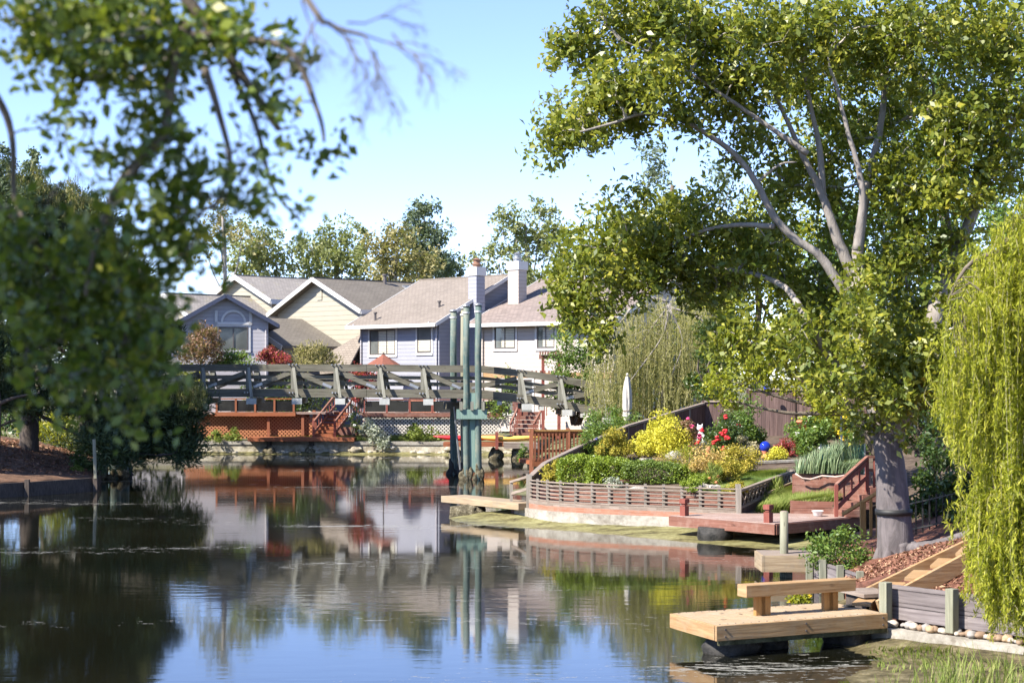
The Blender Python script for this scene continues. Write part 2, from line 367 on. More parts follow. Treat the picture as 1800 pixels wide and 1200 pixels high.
# ------------------------------------------------------------------ foliage
def unit(a): return a / np.maximum(np.linalg.norm(a, axis=1, keepdims=True), 1e-6)
def quads(name, V, tint, mat, parent=None, loc=None):
    """V: n x 4 x 3 corners of n leaves in world coordinates, tint: n"""
    off = np.array(origin(parent) if parent is not None else (loc or (0, 0, 0)), 'f4')
    n = len(V); me = bpy.data.meshes.new(name)
    me.vertices.add(4 * n); me.loops.add(4 * n); me.polygons.add(n)
    me.vertices.foreach_set('co', (V.reshape(-1, 3) - off).astype('f4').ravel())
    me.loops.foreach_set('vertex_index', np.arange(4 * n, dtype='i4'))
    me.polygons.foreach_set('loop_start', np.arange(0, 4 * n, 4, dtype='i4'))
    me.update(calc_edges=True)
    at = me.attributes.new('tint', 'FLOAT', 'FACE'); at.data.foreach_set('value', np.clip(tint, 0, 1).astype('f4'))
    me.materials.append(mat); o = bpy.data.objects.new(name, me); COL.objects.link(o)
    if parent is not None: o.parent = parent
    else: o.location = Vector(off.tolist())
    return o
def leaf_quads(C, L, rng, ratio=.5, up=.6, axis=None, axw=0., fold=.12):
    """a folded diamond leaf at each centre C (n x 3), length L"""
    n = len(C); L = (L * rng.uniform(.5, 1.4, n))[:, None]
    nn = unit(rng.normal(size=(n, 3)) + np.array([0, 0, up]))
    d = rng.normal(size=(n, 3)) * (1 - axw * .8)
    if axis is not None: d = d + axw * 3 * axis
    d = unit(d - nn * np.sum(d * nn, 1, keepdims=True)); s = np.cross(nn, d)
    wd = L * ratio * .5
    return np.stack([C - d * L * .5, C + s * wd - d * L * .05 + nn * L * fold, C + d * L * .5, C - s * wd - d * L * .05 + nn * L * fold], 1)
def clump_points(ctr, rad, per, rng, flat=1.):
    """per points round every clump centre, thicker towards its shell"""
    n = len(ctr); d = unit(rng.normal(size=(n * per, 3))); r = rng.uniform(0, 1, n * per) ** .55
    rr = np.repeat(rad if hasattr(rad, '__len__') else np.full(n, rad), per)
    p = d * (r * rr)[:, None]; p[:, 2] *= flat
    return np.repeat(ctr, per, 0) + p, np.repeat(np.arange(n), per)
def spray_points(ctr, dirs, rad, per, rng, droop=.15):
    """leaves along short twigs that carry on from the branch"""
    n = len(ctr); d = unit(dirs + rng.normal(size=(n, 3)) * .75 - np.array([0, 0, droop])); k = np.repeat(np.arange(n), per); t = rng.uniform(-.7, 1.25, n * per)
    r = (rad[k] * .34 * (1.15 - .45 * np.abs(t)))[:, None]
    p = ctr[k] + d[k] * (t * rad[k])[:, None] + rng.normal(size=(n * per, 3)) * r; p[:, 2] -= .25 * droop * rad[k] * t * t
    return p, k
def ellipse_clumps(E, Y, dy, rng, k=1.):
    """clump centres in ellipsoids given by (px, py, rx, ry, number[, distance])"""
    out = []
    for e in E:
        px, py, rx, ry, n = e[:5]; Yc = e[5] if len(e) > 5 else Y
        c = P(px, py, Yc); s = Yc / FPX; n = max(1, int(n * k))
        d = unit(rng.normal(size=(n, 3))) * (rng.uniform(0, 1, (n, 1)) ** .42)
        dep = min(dy, 1.25 * max(rx, ry) * s)
        out.append(np.array(c) + d * np.array([rx * s, dep, ry * s]) + np.array([0, rng.uniform(-.3, .3) * dy, 0]))
    return np.concatenate(out)
def limb(mb, pts, r0, r1, rng, n=9, sub=4, wob=.06):
    """a tapering limb along a smooth curve through pts"""
    pts = [Vector(p) for p in pts]; q = []
    for i in range(len(pts) - 1):
        a, b = pts[max(i - 1, 0)], pts[i]; c, d = pts[i + 1], pts[min(i + 2, len(pts) - 1)]
        for k in range(sub):
            t = k / sub
            q.append(.5 * (2 * b + (c - a) * t + (2 * a - 5 * b + 4 * c - d) * t * t + (3 * b - a - 3 * c + d) * t ** 3))
    q.append(pts[-1]); m = len(q)
    rad = [lerp(r0, r1, (i / (m - 1)) ** .8) for i in range(m)]
    if r0 > .03: q = [p + Vector([rng.uniform(-1, 1) * rad[i] * (.04 if r0 > .3 else .14) for _ in range(3)]) if 0 < i < m - 1 else p for i, p in enumerate(q)]
    mb.tube(q, rad, n, wob, rng); return q
def twig(mb, a, b, r, rng, sag=.1):
    a, b = Vector(a), Vector(b); L = (b - a).length
    j = lambda: Vector([rng.uniform(-1, 1) * L * .09 for _ in range(3)])
    mb.tube([a, lerp(a, b, .35) + j() + Vector((0, 0, sag * L * .3)), lerp(a, b, .7) + j(), b], [r, r * .8, r * .6, r * .35], 4, caps=False)

# ------------------------------------------------------------------ setting: ground, water, banks
W = [(-4, -60), (-4.2, 6), (-8.2, 22), (-19.4, 58.2), (-15.6, 63.6), (-17.6, 71), (-24, 84), (-60, 93), (-60, 95.5), (-14, 95.3), (-4, 94.6), (1.3, 93), (2.2, 89), (1.2, 84), (.7, 76), (.2, 66), (-.9, 58), (-2.1, 51.3),
     (-1.7, 48.6), (1.5, 46.6), (4.8, 42.6), (7.4, 40), (6.7, 36.5), (6.2, 32), (5.9, 28.8), (5.5, 26.6), (5.0, 24.8), (4.6, 23), (4.2, 20), (3.4, 10), (3, -60)]
WA = np.array(W, float)
def sdist(X, Y):
    """signed distance to the water's outline, positive on land"""
    d = np.full(X.shape, 1e9); ins = np.zeros(X.shape, bool); n = len(WA)
    for i in range(n):
        ax, ay = WA[i]; bx, by = WA[(i + 1) % n]; ex, ey = bx - ax, by - ay
        t = np.clip(((X - ax) * ex + (Y - ay) * ey) / (ex * ex + ey * ey), 0, 1)
        d = np.minimum(d, np.hypot(X - ax - t * ex, Y - ay - t * ey))
        c = ((ay > Y) != (by > Y)) & (X < (bx - ax) * (Y - ay) / (by - ay + 1e-12) + ax); ins ^= c
    return np.where(ins, -d, d)
def grid_mesh(name, XX, YY, ZZ, mat, kind='structure', skirt=None):
    r, c = XX.shape; v = np.stack([XX, YY, ZZ], -1).reshape(-1, 3); f = [(i * c + j, i * c + j + 1, (i + 1) * c + j + 1, (i + 1) * c + j) for i in range(r - 1) for j in range(c - 1)]
    v = [tuple(p) for p in v.tolist()]
    if skirt is not None:
        ring = [j for j in range(c)] + [i * c + c - 1 for i in range(1, r)] + [(r - 1) * c + j for j in range(c - 2, -1, -1)] + [i * c for i in range(r - 2, 0, -1)]
        b0 = len(v); v += [(v[k][0], v[k][1], skirt) for k in ring]; m = len(ring)
        f += [(ring[k], b0 + k, b0 + (k + 1) % m, ring[(k + 1) % m]) for k in range(m)]
    me = bpy.data.meshes.new(name); me.from_pydata(v, [], f); me.update()
    me.polygons.foreach_set('use_smooth', [True] * (r - 1) * (c - 1) + [False] * (len(f) - (r - 1) * (c - 1)))
    me.materials.append(mat); o = bpy.data.objects.new(name, me); COL.objects.link(o)
    if kind: o['kind'] = kind
    return o
def hn(x, y, s=1.):                        # cheap smooth height noise
    return (np.sin(1.7 * s * x + 1.3) * np.cos(1.3 * s * y + .4) + .6 * np.sin(3.9 * s * x + .9 * s * y + 2) + .4 * np.sin(7.3 * s * y - 5.1 * s * x)) / 2
def bank_h(d, x, y):
    far = np.clip((y - 88) / 4, 0, 1)
    near = np.clip(d, 0, 60); h = np.minimum(.07 * near, .15) + .75 * np.clip((near - 1.6) / 3, 0, 1) ** 1.3 + .02 * near
    hf = .75 * np.clip(near / .7, 0, 1) + .7 * np.clip((near - 1.5) / 4, 0, 1)
    land = h * (1 - far) + hf * far
    return np.where(d > 0, land, np.maximum(-.9, .3 * d) - .02)
gx = np.concatenate([[-3000, -900, -300, -150, -90, -60], np.arange(-45, 30.1, .75), [36, 45, 60, 90, 150, 300, 900, 3000]])
gy = np.concatenate([[-3000, -600, -150, -60, -30, -10, 0, 8, 14], np.arange(18, 110.1, .75), [118, 130, 150, 200, 300, 600, 1500, 3500]])
GX, GY = np.meshgrid(gx, gy); GD = sdist(GX, GY)
GZ = bank_h(GD, GX, GY) + np.where(GD > 2, .06 * hn(GX, GY, .5), 0)
GZ = np.where((GX > -3) & (GX < 13) & (GY > 16) & (GY < 62), np.minimum(GZ, -.15), GZ)   # the beds and banks built below stand here
grid_mesh('ground', GX, GY, GZ, M['land'])

def rows_patch(name, rows, mat, nu=40, nv=24, nz=.04, fs=1., skirt=-.6):
    """a smooth sheet through rows of control points"""
    A = [np.array(r, float) for r in rows]; k = len(A)
    def samp(r, t):
        s = t * (len(r) - 1); i = np.minimum(s.astype(int), len(r) - 2); q = (s - i)[:, None]; return r[i] * (1 - q) + r[i + 1] * q
    t = np.linspace(0, 1, nu); S = np.stack([samp(r, t) for r in A])
    out = []
    for vv in np.linspace(0, 1, nv):
        s = vv * (k - 1); i = min(int(s), k - 2); q = s - i; out.append(S[i] * (1 - q) + S[i + 1] * q)
    O = np.stack(out); O[..., 2] += nz * hn(O[..., 0], O[..., 1], fs) * 1.0
    return grid_mesh(name, O[..., 0], O[..., 1], O[..., 2], mat, skirt=skirt)

def water_mat():
    m, nt, b = newmat('canal water'); ob, uv = coords(nt)
    b.inputs['IOR'].default_value = 2.5
    r1 = noise(nt, ob, 1.2, 3, .55, (.7, 2.2, 1)); r2 = noise(nt, ob, .16, 3, .5, (.6, 1.6, 1))
    calm = math_n(nt, 'MULTIPLY_ADD', noise(nt, ob, .09, 3, .5, (.5, 2.2, 1)), 2.6, -.85)
    calm = math_n(nt, 'MAXIMUM', math_n(nt, 'MINIMUM', calm, 1), .12)
    # floating scum: short thin streaks and specks, gathered into drifts
    a = noise(nt, ob, 4.2, 5, .75, (.45, 1.9, 1)); d = noise(nt, ob, .16, 4, .6, (.4, 2.0, 1), .4); s = noise(nt, ob, 15, 2, .5)
    thr = math_n(nt, 'MULTIPLY_ADD', d, -.9, 1.175)
    fl = math_n(nt, 'GREATER_THAN', math_n(nt, 'MULTIPLY_ADD', s, .16, math_n(nt, 'MULTIPLY', a, .9)), thr)
    murk = ramp(nt, noise(nt, ob, .12, 3), [(.3, (.004, .005, .003)), (.7, (.012, .011, .006))])
    nt.links.new(mixc(nt, fl, murk, (.18, .17, .135)), b.inputs['Base Color'])
    nt.links.new(math_n(nt, 'MULTIPLY_ADD', fl, .6, .045), b.inputs['Roughness'])
    bm = nt.nodes.new('ShaderNodeBump'); bm.inputs['Distance'].default_value = .05
    nt.links.new(math_n(nt, 'MULTIPLY', calm, .085), bm.inputs['Strength'])
    nt.links.new(math_n(nt, 'ADD', r1, math_n(nt, 'MULTIPLY', r2, 2.2)), bm.inputs['Height'])
    nt.links.new(bm.outputs[0], b.inputs['Normal']); return m
mb = MB(); mb.add([(-70, -70, 0), (14, -70, 0), (14, 100, 0), (-70, 100, 0)], [(0, 1, 2, 3)])
tag(mb.build('water', water_mat()), kind='structure')

# left bank behind its timber wall
rows_patch('pine_bank', [[(-26, 57.0, .5), (-19.1, 59.2, .5), (-17.2, 61.4, .5), (-15.75, 63.9, .48)], [(-27, 60.5, .9), (-20.4, 62.2, .95), (-18.3, 64, .8), (-16.2, 66, .55)],
                         [(-28, 66, 1.9), (-21, 67, 1.75), (-18.9, 68.4, 1.35), (-16.9, 69.6, .7)], [(-30, 74, 2.2), (-24, 75, 1.9), (-21, 76, 1.4), (-18.2, 76, .7)], [(-34, 84, 1.8), (-30, 85, 1.6), (-27, 85.5, 1.2), (-24, 86, .6)]], M['bankearth'], 44, 36, .05, 1.3)
# garden on the point, the neighbour's garden, the mulched slope, the mud flats
FEN = [(.5, 50.2), (1.2, 49), (2.5, 48), (4, 47.2), (5.2, 46.5), (6.1, 46)]
gar = rows_patch('garden_bed', [[(.62, 50.4, 1.02), (1.3, 49.2, 1.04), (2.55, 48.2, 1.05), (4, 47.4, 1.05), (5.2, 46.7, 1.05), (6.15, 46.2, 1.04)], [(1.0, 51.3, 1.1), (1.8, 50.8, 1.15), (3.2, 50.2, 1.2), (4.8, 49.5, 1.25), (6.2, 49, 1.32), (7.6, 48.6, 1.36)],
                          [(2.2, 53.5, 1.3), (3.2, 53.4, 1.36), (4.5, 53, 1.45), (5.9, 52.5, 1.5), (7.3, 52, 1.5), (8.7, 51.4, 1.5)], [(4.3, 57.6, 1.8), (5.2, 57.4, 1.86), (6.4, 57.2, 1.92), (7.8, 57, 1.95), (9.2, 56.4, 1.9), (10.6, 55.8, 1.85)],
                          [(6.6, 61.8, 2.1), (7.5, 61.8, 2.15), (8.8, 61.6, 2.2), (10.3, 61, 2.2), (12, 60.4, 2.2), (14, 60, 2.2)]], M['soil'], 50, 40, .03, 2.)
from mathutils.bvhtree import BVHTree
BEDS = []
def bed(o): BEDS.append(BVHTree.FromPolygons([v.co.copy() for v in o.data.vertices], [tuple(p.vertices) for p in o.data.polygons]))
bed(gar)
def on_bed(px, py, Y):                    # where the sight line meets a garden bed, else the point at distance Y
    o = Vector((0, 0, HC)); d = (P(px, py, 50) - o).normalized(); best = None
    for b in BEDS:
        h = b.ray_cast(o, d)
        if h[0] is not None and abs(h[0].y - Y) < 7 and (best is None or h[0].y < best.y): best = h[0]
    return best if best is not None else P(px, py, Y)
lw = rows_patch('lawn', [[(4.9, 47.25, 1.10), (5.6, 46.8, 1.10), (6.2, 46.5, 1.09)], [(5.8, 48.9, 1.33), (6.7, 48.9, 1.385), (7.5, 48.6, 1.41)], [(6.4, 50.6, 1.47), (7.4, 50.4, 1.50), (8.2, 50.1, 1.51)]], M['lawn'], 24, 18, .02, 3., 1.0); bed(lw)
tr_ = rows_patch('garden_terrace', [[(6.15, 45.95, .50), (7.4, 45.95, .52), (9, 45.95, .54), (11, 45, .8), (14, 43, 1.4)], [(6.6, 47, .6), (8, 47.1, .62), (9.6, 47, .66), (11.4, 46, 1.2), (14, 45, 1.8)], [(8.5, 50.8, 1.3), (9.6, 50.6, 1.35), (11, 50.2, 1.4), (12.6, 49.6, 1.7), (15, 48, 2.1)],
                              [(14, 60, 2.2), (14.6, 59.4, 2.2), (15.6, 59, 2.25), (17, 58.4, 2.3), (20, 57, 2.5)]], M['soil'], 30, 26, .05, 1.5); bed(tr_)
rows_patch('mulch_slope', [[(6.35, 27.6, .72), (8.0, 25.4, .74), (10, 24, .9), (14, 22, 1.2)], [(6.15, 28.9, .60), (7.9, 27.6, 1.10), (10, 26.6, 1.7), (14, 25, 2.5)], [(6.2, 30.4, .55), (7.8, 29.9, 1.2), (10, 29, 2.0), (14, 28, 2.8)],
                           [(6.3, 32.8, .42), (7.3, 32.6, .82), (9.4, 32.4, 1.45), (13, 32, 2.4)], [(6.7, 36, .45), (8.2, 36.4, .75), (9.8, 37, 1.3), (13, 37, 2.3)], [(8.2, 41, .5), (9.6, 41, .75), (11.4, 41, 1.4), (15, 40, 2.3)]], M['mulch'], 44, 50, .035, 2.4)
rows_patch('mud_flat', [[(-2.3, 51.4, -.05), (-1.9, 48.6, -.05), (1.4, 46.6, -.05), (4.7, 42.6, -.05), (7.2, 40.2, -.05)], [(-1.2, 51.6, .12), (-.2, 49.9, .07), (1.9, 47.5, .06), (4.9, 44.4, .05), (7.9, 41.6, .06)], [(.4, 51.6, .3), (.95, 49.6, .16), (2.5, 48.2, .14), (5.5, 46.6, .16), (8.6, 45.6, .2)]], M['mud'], 80, 24, .022, 2.2)
rows_patch('far_mud', [[(-30, 94.7, -.06), (-14, 94.4, -.06), (-9, 94.0, -.06), (-4, 93.5, -.06), (-1, 92.8, -.06), (1.3, 91.6, -.06)], [(-30, 95.7, .14), (-14, 95.3, .14), (-9, 95.0, .14), (-4, 94.6, .14), (-1, 94, .14), (1.6, 93.2, .14)]], M['mud'], 60, 6, .03, 2.)
nm_ = rows_patch('near_mud', [[(6.55, 36.5, -.05), (6.0, 32, -.05), (5.55, 28.8, -.06), (4.6, 26.8, -.05), (4.9, 25.4, -.07), (4.0, 24, -.05), (3.6, 20, -.06), (3, 10, -.05)], [(6.9, 36.3, .12), (6.4, 32, .1), (6.0, 29, .08), (5.6, 27.0, .05), (5.7, 25.6, .03), (5.3, 24, .04), (5.2, 20, .05), (5, 10, .1)],
                        [(7.3, 36, .3), (6.8, 32, .25), (6.5, 29, .2), (6.3, 27.2, .16), (7.4, 25.3, .14), (8.5, 23.6, .15), (9, 20, .3), (9, 10, .5)]], M['mud_dark'], 90, 20, .02, 3.)

def branch_net(mb, ska, ctr, rng, r1, rmax):
    """twigs that fork from clump to clump, thinner towards the ends"""
    n = len(ctr); dirs = np.zeros((n, 3)); D = np.linalg.norm(ctr[:, None] - ska[None], axis=2) + .35 * np.maximum(0, ska[None, :, 2] - ctr[:, None, 2]); par = -1 - D.argmin(1); cost = D.min(1); path = np.zeros(n); done = np.zeros(n, bool); order = []
    for _ in range(n):
        i = int(np.where(done, 1e9, cost + 0).argmin()); done[i] = True; order.append(i)
        p = ska[-1 - par[i]] if par[i] < 0 else ctr[par[i]]
        path[i] = np.linalg.norm(ctr[i] - p) + (path[par[i]] if par[i] >= 0 else 0)
        d = np.linalg.norm(ctr - ctr[i], axis=1) + .25 * path[i]; k = (~done) & (d < cost); cost[k] = d[k]; par[k] = i
    desc = np.ones(n)
    for i in reversed(order):
        if par[i] >= 0: desc[par[i]] += desc[i]
    for i in order:
        p = ska[-1 - par[i]] if par[i] < 0 else ctr[par[i]]
        dirs[i] = (ctr[i] - p) / max(1e-6, np.linalg.norm(ctr[i] - p))
        if np.linalg.norm(ctr[i] - p) > .05: twig(mb, p, ctr[i], min(rmax, r1 * desc[i] ** .55), rng, .25)
    return dirs
# ------------------------------------------------------------------ retaining walls and banks
def path_wall(mb, path, z0, z1, t):
    for a, b in zip(path[:-1], path[1:]):
        d = (Vector((*b, 0)) - Vector((*a, 0))).normalized(); n = Vector((-d.y, d.x, 0)) * t
        A, B = Vector((*a, 0)), Vector((*b, 0))
        mb.hexa([A + Vector((0, 0, z0)), B + Vector((0, 0, z0)), B + n + Vector((0, 0, z0)), A + n + Vector((0, 0, z0)), A + Vector((0, 0, z1)), B + Vector((0, 0, z1)), B + n + Vector((0, 0, z1)), A + n + Vector((0, 0, z1))])
    return mb
def smooth_path(p, sub=6):
    p = [Vector((*q, 0)) for q in p]; o = []
    for i in range(len(p) - 1):
        a, b, c, d = p[max(i - 1, 0)], p[i], p[i + 1], p[min(i + 2, len(p) - 1)]
        for k in range(sub):
            t = k / sub; q = .5 * (2 * b + (c - a) * t + (2 * a - 5 * b + 4 * c - d) * t * t + (3 * b - a - 3 * c + d) * t ** 3); o.append((q.x, q.y))
    o.append((p[-1].x, p[-1].y)); return o
t = thing('retaining_wall', 'dark timber wall holding the shaded pine bank above the water', 'wall', (-18, 60, 0))
path_wall(MB(), [(-26, 56.6), (-19.3, 58.6), (-17.3, 61.0), (-15.55, 63.6)], -.5, .5, .14).build('planks', M['bark_dark'], t)
path_wall(MB(), [(-15.5, 63.7), (-16.6, 69)], -.5, .48, .14).build('planks', M['bark_dark'], t)
for q in ((-19.2, 58.5), (-17.3, 60.9), (-15.5, 63.5)): MB().box((q[0], q[1], .05), (.16, .16, 1.1)).build('post', M['bark_dark'], t)
MB().beam((-15.45, 63.3, .5), (-15.5, 63.3, 1.95), .1, .1).build('mooring_post', M['greypile'], t)

# stone bank of the far shore
t = thing('stone_embankment', 'low pale stone embankment along the far shore below the decks', 'wall', (-8, 95, 0))
rg = random.Random(4); path = smooth_path([(-30, 95.6), (-14, 95.2), (-9, 94.9), (-4, 94.5), (-1, 93.9), (1.6, 93.1)], 8)
path_wall(MB(), path, -.4, .52, .5).build('rock_face', M['stonewall'], t)
path_wall(MB(), [(x, y - .06) for x, y in path], .52, .70, .7).build('coping', M['concrete'], t)
for i in range(46):
    k = rg.uniform(0, len(path) - 1.01); a, b = path[int(k)], path[int(k) + 1]; x, y = lerp(a[0], b[0], k % 1), lerp(a[1], b[1], k % 1)
    r = rg.uniform(.08, .24); MB().blob((x, y - .15, rg.uniform(.0, .35)), (r * 1.5, r, r * .7), i, .35, 10, 7).build('stone', M['stonewall'], t, True)

# ------------------------------------------------------------------ footbridge
BW = 2.2; YB = 72.0; S = YB / FPX
def bx(px): return (px - 900) * S
XK = bx(846)
def ztop(x): return 4.60 + .012 * (XK - x) - .0006 * (XK - x) ** 2 if x < XK else 4.60 - .085 * (x - XK) - .0125 * (x - XK) ** 2
br = thing('footbridge', 'weathered timber truss footbridge on teal painted piles crossing the canal', 'bridge', (bx(520), YB + 1.1, 0))
X0, X1 = bx(40), bx(1130)
for yy in (YB, YB + BW):
    for a, b in ((X0, XK), (XK, X1)):
        n = 4
        for k in range(n):
            xa, xb = lerp(a, b, k / n) + .006, lerp(a, b, (k + 1) / n) - .006
            MB().beam((xa, yy, ztop(xa)), (xb, yy, ztop(xb)), .16, .29).build('top_chord', M['bridge'], br)
            MB().beam((xa, yy, ztop(xa) - 1.07), (xb, yy, ztop(xb) - 1.07), .20, .34).build('bottom_chord', M['bridge'], br)
        for dz in (-.40, -.66):
            
            for k in range(4):
                xa, xb = lerp(a, b, k / 4) + .004, lerp(a, b, (k + 1) / 4) - .004; yr = yy + (.12 if yy == YB else -.12)
                MB().beam((xa, yr, ztop(xa) + dz), (xb, yr, ztop(xb) + dz), .05, .16).build('rail', M['bridge'], br)
mbd = MB()
for k in range(90):
    x = lerp(X0, X1, k / 90) + .12; mbd.beam((x, YB + .12, ztop(x) - .95), (x, YB + BW - .12, ztop(x) - .95), .25, .06)
mbd.build('deck', M['bridge'], br)
pan = [bx(p) for p in (123, 201, 279, 357, 437, 516, 591, 668, 744, 818)] + [bx(p) for p in (915, 985, 1055)]
for i, x in enumerate(pan):
    zt, zb = ztop(x), ztop(x) - 1.07
    if not 815 < x / S + 900 < 822:
        for yy, sg in ((YB, -1), (YB + BW, 1)):
            MB().beam((x, yy + sg * .02, zb), (x, yy + sg * .02, zt - .1), .13, .21, (1, 0, 0)).build('post', M['bridge_post'], br)
            MB().beam((x + .24, yy + sg * .72, zb - .20), (x + .02, yy + sg * .13, zt - .02), .10, .12, (1, 0, 0)).build('brace', M['bridge_post'], br)
        tb = MB().beam((x + .25, YB - .92, zb - .34), (x + .05, YB + BW + .9, zb - .34), .34, .22).build('transom', M['bridge'], br)
        MB().box((x + .26, YB - .945, zb - .335), (.42, .05, .25)).build('end_plate', M['block'], tb)
        sb = MB()
        for k in range(3):
            sb.cyl((x - .13 + .13 * k, YB - .30, zb + .02), (x - .13 + .13 * k, YB - .10, zb + .02), .035, n=8); sb.cyl((x - .17 + .15 * k, YB - .16, zt + .13), (x - .17 + .15 * k, YB - .08, zt + .13), .03, n=8)
        sb.build('bolt_set', M['steel'], br)
    if i < len(pan) - 1:
        xn = pan[i + 1]; zn = ztop(xn)
        rise = (x < bx(500)) or (x > bx(880)) or (i == 9)
        for yy, sg in ((YB, -1), (YB + BW, 1)):
            yq = yy + sg * .0
            a, b = ((x + .18, yq, zb + .24), (xn - .16, yq, zn - .22)) if rise else ((x + .16, yq, zt - .22), (xn - .18, yq, zn - .83))
            dg = MB().beam(a, b, .10, .19).build('diagonal', M['bridge'], br)
            pl = Vector(a).lerp(Vector(b), .14 if rise else .86); dv = (Vector(b) - Vector(a)).normalized() * .2
            MB().beam(pl - dv, pl + dv, .13, .11).build('strap_plate', M['steel'], dg)
for px in (878, 952, 1005, 1024):
    x = bx(px); MB().beam((x, YB - .35, ztop(x) - 1.36), (x, YB + BW, ztop(x) - 1.36), .2, .16).build('floor_joist', M['block'], br)
# piles of the pier
def pile(px, Y, zt, mat, r=.145, crust=.55, ring=True):
    x = (px - 900) * YB / FPX; rg = random.Random(int(px))
    o = MB().tube([(x + .02 * (k % 2), Y, z) for k, z in enumerate((-.8, .6, 2, 3.6, 5.2, zt))], [r * 1.02, r, r, r * .98, r * .97, r * .95], 16, .02, rg).build('pile', mat, br, True)
    MB().blob((x, Y, .02), (r * 1.55, r * 1.55, crust * .9), int(px), .42, 28, 20).build('barnacle_crust', M['barnacle'] if Y < 73 else M['darkstone'], o, True)
    if ring:
        MB().tube([(x, Y, zt - .3), (x, Y, zt - .23)], r + .012, 16).build('white_band', M['white'], o)
        MB().lathe((x, Y, zt - .02), [(r + .02, 0), (r + .02, .05), (r * .5, .11)], 16).build('pile_cap', M['steel'], o, True)
    return o
pile(792.5, 75.0, 7.15, M['teal'], .15); pile(820.5, 71.05, 7.2, M['teal'], .14); pile(841, 71.05, 7.25, M['teal'], .14); pile(811.5, 74.7, 7.25, M['greypile'], .14)
MB().box((bx(831), 71.05, 1.95), (.26, .07, 3.3)).build('pile_board', M['tealplank'], br)
MB().beam((bx(804), 70.82, 2.72), (bx(857), 70.82, 2.72), .14, .40).build('cross_beam', M['tealplank'], br)
MB().beam((bx(780), 75.3, 3.02), (bx(815), 73.2, 3.02), .3, .32).build('pier_cap', M['bridge'], br)
MB().beam((bx(814), 71.32, 3.05), (bx(852), 71.32, 3.05), .30, .22).build('pier_cap', M['bridge'], br)
for px in (812, 831, 850): MB().box((bx(px), 70.70, 3.06), (.13, .12, .36)).build('bracket', M['bridge_post'], br)
MB().beam((bx(797), 72.6, 3.0), (bx(809), 72.0, .35), .06, .06).build('tie_rod', M['steel'], br)
for px, Y in ((183, 71.6), (205, 71.7), (194, 74.4)): pile(px, Y, 3.1, M['teal'], .24, .4, False)
MB().beam((bx(172), 71.65, 3.2), (bx(216), 71.65, 3.2), .4, .3).build('pier_cap', M['bridge'], br)

